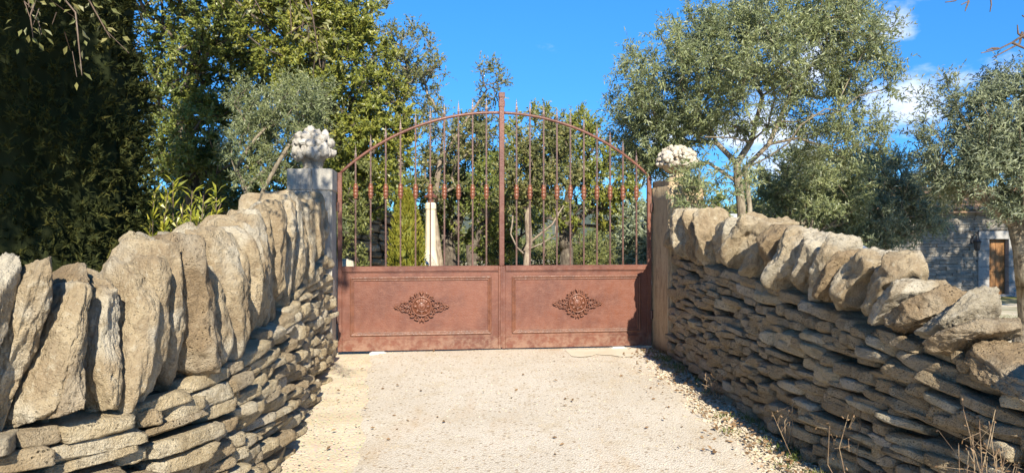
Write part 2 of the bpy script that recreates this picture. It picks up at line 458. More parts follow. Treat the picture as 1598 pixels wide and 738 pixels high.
def ground_mat():
    t = NT('dry_earth_and_gravel'); g = t.N.new('ShaderNodeNewGeometry'); v = g.outputs['Position']
    n1 = t.noise(v, .35, 5, .6); n2 = t.noise(v, 3.0, 6, .65); n3 = t.noise(v, 40, 4, .7); n5 = t.noise(v, .12, 3)
    vo = t.voro(v, 55, 'F1', 0); vc = t.voro(v, 55, 'F1', 1)
    col = t.mix(t.mr(n2, .35, .65), (.60, .525, .385), (.52, .44, .31))
    col = t.mix(t.mr(vo, .55, .2), col, t.mix(.3, col, vc, 'OVERLAY'))
    col = t.mix(t.math('MULTIPLY', t.mr(n3, .55, .7), .5), col, (.58, .50, .35))
    sx = t.N.new('ShaderNodeSeparateXYZ'); t.L.new(v, sx.inputs[0])
    far = t.mr(sx.outputs['Y'], 12, 18)
    gm = t.math('MULTIPLY', far, t.mr(n1, .42, .56))
    col = t.mix(gm, col, t.mix(t.mr(n2, .4, .6), (.11, .13, .03), (.20, .17, .06)))
    h = t.math('ADD', t.math('MULTIPLY', vo, -.8), t.math('ADD', n3, t.math('MULTIPLY', n2, 2)))
    return t.end(t.bsdf(col, .95, t.bump(h, .6, .012), spec=.1))
M['ground'] = ground_mat()
def drive_mat():
    t = NT('washed_pebble_concrete'); g = t.N.new('ShaderNodeNewGeometry'); v = g.outputs['Position']
    n1 = t.noise(v, .8, 5, .6); n2 = t.noise(v, 5.0, 6, .65); n3 = t.noise(v, 60, 4, .7)
    wv = t.N.new('ShaderNodeVectorMath'); wv.operation = 'ADD'
    t.L.new(v, wv.inputs[0])
    nn = t.N.new('ShaderNodeTexNoise'); nn.inputs['Scale'].default_value = 30; t.L.new(v, nn.inputs['Vector'])
    sc = t.N.new('ShaderNodeVectorMath'); sc.operation = 'SCALE'; t.L.new(nn.outputs['Color'], sc.inputs[0]); sc.inputs['Scale'].default_value = .012
    t.L.new(sc.outputs[0], wv.inputs[1])
    w = wv.outputs[0]
    vo = t.voro(w, 80); vr = t.voro(w, 80, 'F1', 1); v2 = t.voro(w, 24); v2r = t.voro(w, 24, 'F1', 1)
    s1 = t.N.new('ShaderNodeSeparateColor'); t.L.new(vr, s1.inputs[0])
    s2 = t.N.new('ShaderNodeSeparateColor'); t.L.new(v2r, s2.inputs[0])
    col = t.mix(t.mr(n1, .35, .65), (.62, .565, .48), (.55, .495, .41))
    col = t.mix(t.math('MULTIPLY', t.mr(n2, .48, .68), .5), col, (.47, .385, .26))
    peb = t.mr(vo, .42, .28)
    pc = t.mix(t.mr(s1.outputs[0], 0, 1, 0, 1, False), (.40, .345, .265), (.72, .65, .52))
    col = t.mix(t.math('MULTIPLY', peb, .5), col, pc)
    dk = t.math('MULTIPLY', t.mr(v2, .34, .24), t.mr(s2.outputs[0], .52, .6))
    col = t.mix(t.math('MULTIPLY', dk, .8), col, t.mix(s2.outputs[1], (.20, .17, .13), (.36, .25, .16)))
    gap = t.mr(vo, .5, .62)
    col = t.mix(t.math('MULTIPLY', gap, .45), col, (.36, .29, .20))
    # rust-brown drift of dust and tyre wear down the drive
    mp = t.n('Mapping', Vector=v, Scale=(1.6, .5, 1)); nd = t.noise(mp.outputs[0], 1.3, 5, .65)
    col = t.mix(t.math('MULTIPLY', t.mr(nd, .52, .68), .38), col, (.46, .33, .20))
    h = t.math('SUBTRACT', t.math('MULTIPLY', n3, .35), t.math('MULTIPLY', vo, 1.0))
    return t.end(t.bsdf(col, .93, t.bump(h, .55, .012), spec=.12))
M['drive'] = drive_mat()
def slab_mat():
    t = NT('smooth_concrete'); g = t.N.new('ShaderNodeNewGeometry'); v = g.outputs['Position']
    n1 = t.noise(v, 2.2, 6, .65); n3 = t.noise(v, 70, 4, .7)
    col = t.mix(t.mr(n1, .35, .65), (.60, .54, .43), (.52, .45, .34))
    col = t.mix(t.math('MULTIPLY', t.mr(n3, .5, .7), .3), col, (.42, .36, .27))
    return t.end(t.bsdf(col, .9, t.bump(n3, .3, .006), spec=.12))
M['slab'] = slab_mat()
def pebble_mat():
    t = NT('loose_pebbles')
    at = t.N.new('ShaderNodeAttribute'); at.attribute_name = 'tint'
    c = t.mix(at.outputs['Fac'], (.40, .33, .235), (.56, .485, .37))
    return t.end(t.bsdf(c, .9, spec=.15))
M['pebble'] = pebble_mat()
def hill_mat():
    t = NT('wooded_hillside'); g = t.N.new('ShaderNodeNewGeometry')
    n = t.noise(g.outputs['Position'], .05, 6, .7); n2 = t.noise(g.outputs['Position'], .4, 4, .7)
    c = t.mix(t.mr(n, .35, .65), (.075, .10, .065), (.15, .16, .11))
    return t.end(t.bsdf(c, .95, t.bump(n2, 1, 3)))
M['hill'] = hill_mat()

# ------------------------------------------------------------------ stones
def stone_np(dims, lv, seed, p=5.0, chops=8, a1=.10, a2=.05, f1=1.0, aniso=(1, 1, 1), cut=(.60, .86), facets=20, fcut=(.80, .96)):
    """a quarried lump: rounded block, corners split off by planes, then broken relief at falling scales"""
    rg = np.random.RandomState(seed)
    d, F = ICO[lv]
    dims = np.asarray(dims, float)
    r = (np.abs(d) ** p).sum(1) ** (-1 / p)
    for k in range(chops + facets):
        n = rg.normal(size=3); n /= np.linalg.norm(n)
        dt = d @ n
        h = (rg.uniform(*cut) if k < chops else rg.uniform(*fcut)) * (dt * r).max()
        r = np.minimum(r, np.where(dt > .05, h / np.maximum(dt, .05), 9))
    P = d * r[:, None]
    g = np.sign(P) * np.abs(P) ** 3 / dims
    g /= np.linalg.norm(g, axis=1)[:, None] + 1e-9
    W = P * dims / 2
    s = dims.min()
    Q = W / s * f1 * np.asarray(aniso) + rg.uniform(0, 90, 3)
    b = fbm(Q * .8, 2, seed)
    rid = np.abs(fbm(Q * 1.9 + 7, 3, seed + 5))
    fine = fbm(Q * 5.5, 4 if lv >= 5 else 2, seed + 9, .6)
    pit = np.clip(vn(Q * 6.5 + 3, seed + 21) - .38, 0, 1) if lv >= 5 else 0
    W = W - g * (s * a2 * .9 * pit)[:, None] if lv >= 5 else W
    W = W + g * (s * (a1 * b - a2 * 1.5 * (np.clip(.30 - rid, 0, 1)) + a2 * .55 * fine))[:, None]
    return W, F

def smooth_path(pts, n=400):
    P = np.array(pts, float)
    t = np.concatenate([[0], np.cumsum(np.linalg.norm(np.diff(P, axis=0), axis=1))])
    m = np.zeros_like(P)
    m[1:-1] = (P[2:] - P[:-2]) / (t[2:] - t[:-2])[:, None]
    m[0] = (P[1] - P[0]) / (t[1] - t[0]); m[-1] = (P[-1] - P[-2]) / (t[-1] - t[-2])
    out = []
    for q in np.linspace(0, t[-1], n):
        i = min(np.searchsorted(t, q, side='right') - 1, len(t) - 2); h = t[i + 1] - t[i]; u = (q - t[i]) / h
        out.append((2*u**3-3*u**2+1)*P[i] + (u**3-2*u**2+u)*h*m[i] + (-2*u**3+3*u**2)*P[i+1] + (u**3-u**2)*h*m[i+1])
    return np.array(out)

class Wall:
    """a path walked from the near end to the gate: columns x, y, top height"""
    def __init__(s, pts, side):
        s.p = smooth_path(pts); s.side = side            # side = +1 when the face looks to +x
        s.s = np.concatenate([[0], np.cumsum(np.linalg.norm(np.diff(s.p[:, :2], axis=0), axis=1))])
        s.L = s.s[-1]
        s.px = 799 + FPX * s.p[:, 0] / np.maximum(s.p[:, 1], .05)
    def at(s, q):
        q = min(max(q, 0), s.L)
        x, y, h = (np.interp(q, s.s, s.p[:, k]) for k in range(3))
        e = .06
        a, b = max(q - e, 0), min(q + e, s.L)
        t = np.array([np.interp(b, s.s, s.p[:, 0]) - np.interp(a, s.s, s.p[:, 0]), np.interp(b, s.s, s.p[:, 1]) - np.interp(a, s.s, s.p[:, 1])])
        t /= np.linalg.norm(t)
        n = np.array([t[1], -t[0]]) * s.side             # towards the drive
        return np.array([x, y]), h, t, n
    def on(s, px, py):
        """wall-face point seen at a photo pixel: distance along, height, depth"""
        o = np.argsort(s.px)
        q = np.interp(px, s.px[o], s.s[o])
        (x, y), h, t, n = s.at(q)
        return q, CAM_H - (py - HORIZ) / FPX * y, y

def frame_matrix(pos, t2, n2, slope=0.0, lean=0.0):
    """local x = along the wall, y = into the wall, z = up; slope tips x up, lean tips z along x"""
    t3 = Vector((t2[0], t2[1], 0)); inn = Vector((-n2[0], -n2[1], 0)); up = Vector((0, 0, 1))
    a = slope - lean
    x = t3 * math.cos(a) + up * math.sin(a)
    z = up * math.cos(a) - t3 * math.sin(a)
    m = Matrix((x, inn, z)).transposed()
    if m.determinant() < 0: m = Matrix((-x, inn, z)).transposed()
    m = m.to_4x4(); m.translation = Vector(pos)
    return m

def jitter(m, rg, dg):
    e = [R(rg.uniform(-dg, dg)) for _ in range(3)]
    return m @ Matrix.Rotation(e[0], 4, 'X') @ Matrix.Rotation(e[1], 4, 'Y') @ Matrix.Rotation(e[2], 4, 'Z')

def body_stones(W, root, seed, row_h, len_rng, mats, depth=.26, batter=.05, base_z=-.05):
    rg = np.random.RandomState(seed)
    H0 = (W.p[:, 2] - gslope(W.p[:, 1])).mean()
    nrow = int(round((H0 - base_z) / row_h))
    w = rg.uniform(.65, 1.45, nrow); fr = np.concatenate([[0], np.cumsum(w) / w.sum()])
    L = []
    for k in range(nrow):
        q = rg.uniform(-.2, 0)
        while q < W.L:
            ln = rg.uniform(*len_rng) * (1.25 if rg.rand() < .2 else 1) * (.55 if rg.rand() < .18 else 1)
            qc = q + ln / 2
            if qc > W.L + .05: break
            p_, h, t, n = W.at(qc)
            bz = base_z + float(gslope(p_[1])); hh = h - bz
            wob = .016 * math.sin(qc * 3.1 + k * 1.3) + .012 * math.sin(qc * 7.7 + k * 2.1)
            z0, z1 = bz + hh * fr[k] + wob, bz + hh * fr[k + 1] + wob
            parts = [(z0, z1)]
            if z1 - z0 > .085 and rg.rand() < .28:
                zm = z0 + (z1 - z0) * rg.uniform(.38, .62); parts = [(z0, zm), (zm, z1)]
            elif k < nrow - 1 and rg.rand() < .06:
                parts = [(z0, z1 + (z1 - z0) * .35)]
            for a, b in parts:
                L.append((qc + rg.uniform(-.01, .01), ln, a, b))
            q += ln
    items = []
    for i, (qc, ln, a, b) in enumerate(L):
        p, h, t, n = W.at(qc)
        zc = (a + b) / 2
        prot = rg.normal(0, .016) + (batter * (h - zc) * min(1, max(.1, (W.L - qc) / 2.5)) if W.side > 0 else -batter * zc)
        dp = depth * rg.uniform(.85, 1.15)
        pos = (p[0] + n[0] * (prot - dp / 2), p[1] + n[1] * (prot - dp / 2), zc)
        _, h2, _, _ = W.at(qc + .15); _, h1, _, _ = W.at(qc - .15)
        slope = math.atan((h2 - h1) / .3) * min(1, max(0, zc / max(h, .1))) + R(rg.normal(0, 1.8))
        m = jitter(frame_matrix(pos, t, n, slope), rg, 3) @ Matrix.Rotation(R(rg.normal(15 if W.side > 0 else 10, 6)) * -W.side, 4, 'Z') @ Matrix.Rotation(R(rg.normal(-5, 5)), 4, 'X')
        dims = (ln * rg.uniform(.98, 1.07), dp, (b - a) * rg.uniform(.97, 1.09))
        items.append((m, dims, p[1]))
    # what shows largest in the photograph first
    items.sort(key=lambda it: -(it[1][0] * it[1][2] / max(it[2], .8) ** 2))
    off = Vector(root.location)
    rest_v, rest_f, nv = [], [], 0
    for i, (m, dims, dep) in enumerate(items):
        px = dims[0] * 745 / max(dep, 1.2)
        lv = 5 if px > 95 else (4 if px > 18 else 3)
        V, F = stone_np(dims, lv, seed * 1000 + i, rg.uniform(9, 18), 4, .02, .065, 1.3, cut=(.80, .95), facets=9, fcut=(.82, .96))
        if i < 299:
            o = link('stone', np_mesh('stone', V, F, mats[0] if rg.rand() < .6 else mats[1 + int(rg.rand() < .3)]), root)
            mm = m.copy(); mm.translation = m.translation - off
            o.matrix_local = mm
        else:
            A = np.array(m.to_3x3()); T = np.array(m.translation - off)
            rest_v.append(V @ A.T + T); rest_f.append(F + nv); nv += len(V)
    if rest_v:
        o = link('small_stones', np_mesh('small_stones', np.concatenate(rest_v), np.concatenate(rest_f), mats[0]), root)
        o['kind'] = 'stuff'

def core(W, root, back, thick, base_z=-.8, top=-.03):
    n = 60; vs = []
    for i in range(n + 1):
        p, h, t, nn = W.at(W.L * i / n)
        for dd, z in ((-back, base_z), (-back - .03, h + top), (-back - thick, h + top), (-back - thick, base_z)):
            vs.append((p[0] + nn[0] * dd, p[1] + nn[1] * dd, z))
    fs = [(4*i + j, 4*i + (j+1) % 4, 4*i + 4 + (j+1) % 4, 4*i + 4 + j) for i in range(n) for j in range(4)]
    fs += [(0, 1, 2, 3), (4*n + 3, 4*n + 2, 4*n + 1, 4*n)]
    mb = MB(); mb.add(vs, fs)
    return mb.build('core', M['core'], root)

def cope_stone(W, root, q0, z0, q1, z1, th, dp, seed, mat=None, back=.05, lv=5, big=1.0, name='coping_stone', label=None, p=8.0, yaw=0.0):
    """a slab set on edge: from (q0,z0) at its foot to (q1,z1) at its head"""
    qm = (q0 + q1) / 2
    pos2, h, t, n = W.at(qm)
    ln = math.hypot(q1 - q0, z1 - z0)
    lean = math.atan2(q1 - q0, z1 - z0)
    rg = np.random.RandomState(seed)
    c = (pos2[0] + n[0] * (back - dp / 2), pos2[1] + n[1] * (back - dp / 2), (z0 + z1) / 2)
    m = jitter(frame_matrix(c, t, n, 0, lean), rg, 6) @ Matrix.Rotation(R(rg.uniform(-5, 5)) + yaw, 4, 'Z')
    V, F = stone_np((th, dp, ln), lv, seed, p, 8, .05 * big, .10 * big, 1.1, (1, 1, .6), cut=(.66, .92), facets=16, fcut=(.76, .94))
    k = 1 + .10 * np.sin(V[:, 2] / ln * 3 + seed)                # slabs belly out and taper
    V[:, 0] *= k
    V[:, 0] += th * .13 * fbm(np.column_stack([V[:, 2] / ln * 2.2 + seed, V[:, 1] / dp, 0 * V[:, 0]]), 2, seed + 3)
    V[:, 1] += dp * .07 * fbm(np.column_stack([V[:, 2] / ln * 2.6 + seed * 1.7, V[:, 0] / th, 0 * V[:, 0]]), 2, seed + 4)
    o = link(name, np_mesh(name, V, F, mat or M['cope']), root)
    m.translation = m.translation - Vector(root.location)
    o.matrix_local = m
    if label: o['label'] = label
    return o

# ------------------------------------------------------------------ ground
def gslope(y):
    """the drive climbs gently to the gate"""
    return .035 * np.minimum(np.maximum(y, -12) - 8.3, 0)
def terrain(x, y):
    """level round the drive and the gate, falling away to the yard on the east and behind the gate"""
    def ss(v, a, b):
        u = np.clip((v - a) / (b - a), 0, 1); return u * u * (3 - 2 * u)
    z = -1.15 * ss(y, 9.5, 27) * ss(x, 2.3, 6)
    z = z - .35 * ss(x, 2.4, 3.2) * ss(y, -3, 1) * (1 - ss(y, 9.5, 16))
    z = z - 2.2 * ss(y, 30, 70)
    z = z + .02 * np.sin(x * 1.7 + y) * ss(np.abs(x), 3, 6) + gslope(y)
    return z
def make_ground():
    xs = np.unique(np.concatenate([np.linspace(-900, -40, 16), np.linspace(-40, -8, 20), np.linspace(-8, 24, 110), np.linspace(24, 60, 16), np.linspace(60, 900, 16)]))
    ys = np.unique(np.concatenate([np.linspace(-300, -12, 12), np.linspace(-12, 40, 150), np.linspace(40, 120, 20), np.linspace(120, 1500, 18)]))
    X, Y = np.meshgrid(xs, ys)
    Z = terrain(X, Y)
    V = np.column_stack([X.ravel(), Y.ravel(), Z.ravel()])
    nx, ny = len(xs), len(ys)
    i = np.arange(ny - 1)[:, None] * nx + np.arange(nx - 1)[None]
    F = np.stack([i, i + 1, i + nx + 1, i + nx], -1).reshape(-1, 4)
    tag(link('ground', np_mesh('ground', V, F, M['ground'])), kind='structure')
make_ground()

# gate frame of reference: its hinge line on the ground, seen slightly from the right
G0 = np.array([-1.945, 8.32]); G1 = np.array([1.638, 8.78])
GW = np.linalg.norm(G1 - G0); GU = (G1 - G0) / GW; GN = np.array([GU[1], -GU[0]])     # GN looks to the camera
def G(u, v, w):
    """gate space: u across, v towards the camera, w up"""
    p = G0 + GU * u + GN * v
    return (p[0], p[1], w)

def make_drive():
    # pebble concrete: left edge wanders, right edge dies out under the verge
    n = 90; rows = []
    ys = np.linspace(-4.0, 8.9, n)
    for i, y in enumerate(ys):
        xl = np.interp(y, [-4, 2.5, 4.7, 6.4, 8.9], [-.6, -.7, -.97, -1.25, -1.68]) + .025 * math.sin(y * 5) + .02 * math.sin(y * 13.1)
        xr = np.interp(y, [-4, 2.5, 4.4, 6.5, 8.0, 8.9], [2.2, 1.9, 1.64, 1.52, 1.55, 1.64]) + .04 * math.sin(y * 4) + .03 * math.sin(y * 11)
        rows.append((xl, xr, y))
    m = 24; vs = []
    for xl, xr, y in rows:
        for j in range(m + 1):
            u = j / m; x = xl + (xr - xl) * u
            z = .02 if 0 < j < m else -.004
            z += .002 * math.sin(x * 3.1 + y * 1.7) + .0015 * math.sin(x * 7 - y * 4.1) if 0 < j < m else 0
            vs.append((x if 0 < j < m else x + (-.03 if j == 0 else .05), y, z + float(gslope(y))))
    fs = [(i*(m+1)+j, i*(m+1)+j+1, (i+1)*(m+1)+j+1, (i+1)*(m+1)+j) for i in range(n-1) for j in range(m)]
    mb = MB(); mb.add(vs, fs)
    tag(mb.build('driveway', M['drive'], None, smooth=True), kind='structure')
    mb = MB()
    N = 14
    vs = []
    for i in range(N + 1):
        u = 2.55 + (GW - 2.58) * i / N
        vs += [G(u, .14, .0262), G(u, .52 + .07 * math.sin(i * 1.1) + (.1 if i > 7 else 0) + .03 * math.sin(i * 2.9), .0200)]
    mb.add(vs, [(2*i, 2*i+1, 2*i+3, 2*i+2) for i in range(N)])
    tag(mb.build('threshold_slab', M['slab'], None), kind='structure')
    mb = MB()                                        # track beyond the gate
    ys = np.linspace(9.0, 60, 40); vs = []
    for y in ys:
        c = np.interp(y, [9, 20, 40, 60], [-.1, -1.2, -2, 1])
        for s in (-1, 1): x = c + s * 1.7; vs.append((x, y, float(terrain(np.array(x), np.array(y))) + .012))
    mb.add(vs, [(2*i, 2*i+1, 2*i+3, 2*i+2) for i in range(39)])
    tag(mb.build('track', M['ground'], None), kind='structure')
make_drive()

def hills():
    n = 160; vs = []
    for j, (d, hk) in enumerate(((260, 0), (330, .6), (420, 1.0), (520, .8), (800, 0))):
        for i in range(n + 1):
            a = R(-75 + 150 * i / n)
            h = 14 + 7 * math.sin(a * 7 + 1) + 4 * math.sin(a * 17 + 2) + 1.5 * math.sin(a * 43)
            vs.append((d * math.sin(a), d * math.cos(a), -4 + hk * max(h, 2)))
    m = n + 1
    fs = [(j*m+i, j*m+i+1, (j+1)*m+i+1, (j+1)*m+i) for j in range(4) for i in range(n)]
    mb = MB(); mb.add(vs, fs)
    tag(mb.build('hills', M['hill'], None, smooth=True), kind='structure')
hills()

# ------------------------------------------------------------------ the two dry stone walls
WL = Wall([(-2.839, 2.277, 0.646), (-2.309, 2.497, 0.636), (-1.889, 2.757, 0.626), (-1.679, 3.154, 0.62), (-1.532, 3.799, 0.652), (-1.6, 4.922, 0.722), (-1.71, 5.867, 0.84), (-1.805, 6.8, 1.0), (-1.89, 7.72, 1.21)], 1)
WR = Wall([(2.75, 1.6, .66), (2.48, 2.3, .70), (2.2, 3.2, .746), (2.07, 3.82, .812), (1.93, 5.0, .915), (1.80, 6.65, 1.06), (1.71, 8.12, 1.18)], -1)
def wall_x(y): return np.interp(y, WR.p[:, 1], WR.p[:, 0])
def wall_xl(y): return np.interp(y, WL.p[:, 1], WL.p[:, 0])

wl = thing('dry_stone_wall', (-1.3, 4, 0), 'sunlit dry stone wall under the cypress with upright slabs along its top', 'wall', 'dry stone walls flanking the drive')
core(WL, wl, .13, .34)
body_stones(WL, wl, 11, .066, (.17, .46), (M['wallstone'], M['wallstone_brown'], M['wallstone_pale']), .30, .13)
wr = thing('dry_stone_wall', (1.85, 5, 0), 'shaded dry stone wall under the olive with leaning slabs along its top', 'wall', 'dry stone walls flanking the drive')
core(WR, wr, .13, .34, -.8)
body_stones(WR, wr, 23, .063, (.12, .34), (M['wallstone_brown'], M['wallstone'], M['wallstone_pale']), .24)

YAW = R(-9)
def left_copes():
    big = [  # foot px, head px
        ((-150, 700), (-110, 420)), ((-85, 705), (-50, 400)), ((-28, 705), (14, 395)), ((28, 690), (86, 376)), ((66, 688), (122, 436)), ((104, 668), (150, 410)), ((136, 660), (176, 424)),
        ((172, 655), (206, 418)), ((212, 648), (236, 400)), ((256, 632), (262, 380)), ((296, 612), (292, 374)), ((328, 592), (320, 368)), ((354, 574), (348, 362)), ((376, 560), (370, 356))]
    pos = [(WL.on(*a), WL.on(*b)) for a, b in big]
    mids = [(p[0][0] + p[1][0]) / 2 for p in pos]
    for i, ((q0, z0, y0), (q1, z1, y1)) in enumerate(pos):
        sp = (mids[min(i + 1, len(mids) - 1)] - mids[max(i - 1, 0)]) / (min(i + 1, len(mids) - 1) - max(i - 1, 0))
        h = WL.at((q0 + q1) / 2)[1]; z0 = h - .02
        th = sp * math.cos(math.atan2(q1 - q0, z1 - z0)) * (1.08, 1.2, .95, 1.12)[i % 4]
        mt = M['rust_cope'] if i in (5, 11) else M['cope']
        cope_stone(WL, wl, q0, z0, q1, z1 - .05 * ((i * 5) % 3 == 0), th, .38 + .05 * (i % 3), 300 + i, mt, -.01 + .03 * ((i * 7) % 3) - (.06 if i in (6, 10) else 0), 6 if i < 8 else 5, 1.0, yaw=YAW * (.3 + .35 * (i * 5 % 4)))
    q = WL.on(386, 500)[0]; i = 0
    rg = np.random.RandomState(4)
    while q < WL.L - .03:
        th = rg.uniform(.12, .2)
        _, h, _, _ = WL.at(q)
        (x, y) = WL.at(q)[0]
        px = 799 + FPX * x / y
        top = CAM_H + (HORIZ - np.interp(px, [380, 400, 440, 460, 480, 495, 505, 513, 520], [350, 346, 318, 306, 300, 298, 304, 318, 330])) * (y + .1) / FPX + rg.uniform(-.06, .03)
        qq = q + th / 2
        cope_stone(WL, wl, qq, h - .03, qq + rg.uniform(-.05, .10), top, th * .98, rg.uniform(.36, .5), 350 + i, M['cope'] if rg.rand() < .85 else M['pale_cope'], rg.uniform(-.06, .03), 5, 1.0, yaw=YAW * rg.uniform(.5, 1.4))
        q += th * .92; i += 1
    # rubble tucked in behind the slabs
    rg = np.random.RandomState(8)
    for k in range(18):
        px = rg.uniform(205, 400); yy = WL.on(px, 500)[2] + .55
        c = ray_pt(px, rg.uniform(378, 402) - (px - 205) * .06, yy)
        V, F = stone_np(rg.uniform(.10, .22, 3), 4, 500 + k, 3.2, 8, .14, .08, .6)
        o = link('rubble_stone', np_mesh('rubble_stone', V, F, M['pale_cope'] if k % 2 else M['wallstone']), wl, Vector(c) - wl.location)
        o.rotation_euler = rg.uniform(0, 3, 3)
left_copes()

def right_copes():
    L = [((1108, 405), (1132, 335), 30, 0), ((1128, 415), (1160, 330), 32, 0), ((1155, 425), (1184, 341), 36, 0), ((1178, 440), (1202, 352), 30, 1), ((1200, 450), (1228, 356), 30, 0),
         ((1225, 460), (1258, 362), 36, 0), ((1246, 468), (1290, 366), 42, 0), ((1268, 480), (1318, 392), 38, 1), ((1295, 490), (1342, 392), 36, 0), ((1330, 500), (1396, 396), 54, 0),
         ((1350, 508), (1444, 432), 50, 0), ((1378, 520), (1474, 456), 56, 1), ((1424, 542), (1528, 468), 46, 2), ((1452, 552), (1566, 502), 60, 1)]
    pos = [(WR.on(*a), WR.on(*b)) for a, b, w, mi in L]
    mids = [(p[0][0] + p[1][0]) / 2 for p in pos]
    for i, ((q0, z0, y0), (q1, z1, y1)) in enumerate(pos):
        sp = abs(mids[min(i + 1, len(mids) - 1)] - mids[max(i - 1, 0)]) / (min(i + 1, len(mids) - 1) - max(i - 1, 0))
        mi = L[i][3]; q1 = q0 + .60 * (q1 - q0)
        lean = abs(math.atan2(q1 - q0, z1 - z0))
        th = min(max(sp * (.95, .8, 1.05)[i % 3], .12), .22) * (1 - .15 * math.sin(lean))
        z0 = max(z0, WR.at(q0)[1] + .01 + .3 * th * math.sin(lean)); z1 = z1 - .2 * th * math.sin(lean)
        cope_stone(WR, wr, q0, z0 - .02, q1, z1, th, .34 + .05 * (i % 3), 700 + i, (M['cope'], M['rust_cope'], M['pale_cope'])[mi], -.01 + .03 * ((i * 5) % 3), 6 if i > 10 else 5, 1.0)
    q = WR.on(1104, 400)[0] + .06; i = 0; rg = np.random.RandomState(3)
    while q < WR.L - .02:
        th = rg.uniform(.15, .25); (x, y), h, t, n = WR.at(q); px = 799 + FPX * x / y
        top = CAM_H + (HORIZ - np.interp(px, [1045, 1060, 1075, 1095, 1110], [338, 328, 320, 319, 326])) * y / FPX + rg.uniform(-.07, .02)
        cope_stone(WR, wr, q + th / 2, h - .02, q + th / 2 - rg.uniform(.0, .14), top, th * .84, rg.uniform(.34, .46), 750 + i, (M['cope'], M['rust_cope'])[int(rg.rand() < .3)], rg.uniform(.02, .08), 5, 1.05)
        q += th * .95; i += 1
    # the fallen slab lying flat at the near end
    q0, z0, y0 = WR.on(1494, 562); q1, z1, y1 = WR.on(1660, 610)
    cope_stone(WR, wr, q0, z0 + .0, q1, z1 - .03, .14, .42, 790, M['rust_cope'], .05, 6, 1.1, label='dark pitted slab lying flat on the wall')
    q0 = WR.on(1690, 600)[0]
    cope_stone(WR, wr, q0, .80, q0 - .2, 1.16, .18, .4, 791, M['cope'], .05, 5)
right_copes()

# ------------------------------------------------------------------ pillars and carved finials
def pillar(name, label, u0, u1, v0, v1, h, mat, seed, cap=None):
    a = G((u0 + u1) / 2, (v0 + v1) / 2, 0)
    t = thing(name, a, label, 'gate pillar', 'gate pillars')
    n = 14; vs, fs = [], []
    me = bpy.data.meshes.new('shaft')
    bm = bmesh.new()
    bmesh.ops.create_cube(bm, size=1)
    bmesh.ops.bevel(bm, geom=bm.edges[:], offset=.035, segments=2, affect='EDGES')
    bmesh.ops.subdivide_edges(bm, edges=bm.edges[:], cuts=11, use_grid_fill=True)
    P = np.array([v.co[:] for v in bm.verts])
    nr = np.array([v.normal[:] for v in bm.verts])
    loc = np.column_stack([u0 + (P[:, 0] + .5) * (u1 - u0), v0 + (P[:, 1] + .5) * (v1 - v0), -.1 + (P[:, 2] + .5) * (h + .1)])
    d = .008 * fbm(loc * np.array([9, 9, 5]), 3, seed)
    loc += P / (np.linalg.norm(P, axis=1)[:, None]) * d[:, None]
    for v, q in zip(bm.verts, loc): v.co = Vector(G(*q)) - Vector(a)
    bm.normal_update(); bmesh.ops.recalc_face_normals(bm, faces=bm.faces[:])
    bm.to_mesh(me); bm.free()
    me.polygons.foreach_set('use_smooth', [True] * len(me.polygons))
    me.materials.append(mat); link('shaft', me, t)
    if cap:
        mb = MB()
        rg = np.random.RandomState(seed)
        for k, (ua, ub) in enumerate(((0, .53), (.545, 1))):
            m2 = MB(); e = .012
            m2.box((u0 - e + (u1 - u0 + 2*e) * ua, v0 - e, h - cap), (u0 - e + (u1 - u0 + 2*e) * ub, v1 + e + .006 * k, h + .012 + .004 * k), G)
            m2.build('cap_block', mat, t, bevel=.008)
    return t
# the right pillar stands proud of the gate line, the left one likewise
pillar('gate_pillar', 'grey rendered gate pillar with a capping block beside the left wall', -.455, -.015, -.06, .50, 2.02, M['pillar_l'], 3, .21)
pillar('gate_pillar', 'ochre stained stone gate pillar half hidden by the olive', GW + .018, GW + .42, -.06, .58, 1.955, M['pillar_r'], 9)

def finial(label, c, zt, vase, fruit, seed, rx, rh, n_fr, fr_r, vs_prof, flute):
    root = thing('carved_finial', (c[0], c[1], zt), label, 'finial', 'carved stone finials on the pillars')
    T = lambda x, y, z: (c[0] + x, c[1] + y, zt + z)
    mb = MB(); mb.lathe(vs_prof, 72 if flute else 32, T, flute, 14)
    mb.build('vase', vase, root, smooth=True)
    z0 = vs_prof[-1][1]
    rg = np.random.RandomState(seed)
    k, pts = 0, []
    tries = 0
    while len(pts) < n_fr and tries < 8000:
        tries += 1
        a = rg.uniform(0, 2 * math.pi); e = rg.uniform(-.38, 1); ce = math.sqrt(max(0, 1 - e * e))
        p = np.array([rx * ce * math.cos(a), rx * ce * math.sin(a), z0 + .02 + rh * e * (1 if e > 0 else .55)])
        if all(np.linalg.norm(p - q) > fr_r * 1.08 for q in pts): pts.append(p)
    V, F = ICO[3]
    mb = MB(); mb.blob(T(0, 0, z0 + .01), (rx * .86, rx * .86, rh * .84), 3); mb.build('heap', vase, root, smooth=True)
    for i, p in enumerate(pts):
        r = fr_r * rg.uniform(.75, 1.2)
        n = p - np.array([0, 0, z0]); n /= np.linalg.norm(n)
        P = V * r * rg.uniform(.6, 1.25, 3)
        P = P * (1 + .26 * fbm(V * 2.4 + i * 3.1, 3, seed + i))[:, None]
        link('fruit', np_mesh('fruit', P, F, fruit), root, p + n * r * rg.uniform(-.2, .45))
    return root
lp = G(-.24, .22, 0); rp = G(GW + .22, .26, 0)
finial('grey vase finial heaped with large rounded white fruit on the left pillar', lp, 2.03, M['vase_l'], M['fruit_l'], 5, .175, .19, 46, .055,
       [(.11, 0), (.113, .025), (.10, .033), (.096, .045), (.105, .07), (.113, .12), (.125, .16), (.145, .18), (.13, .19)], .045)
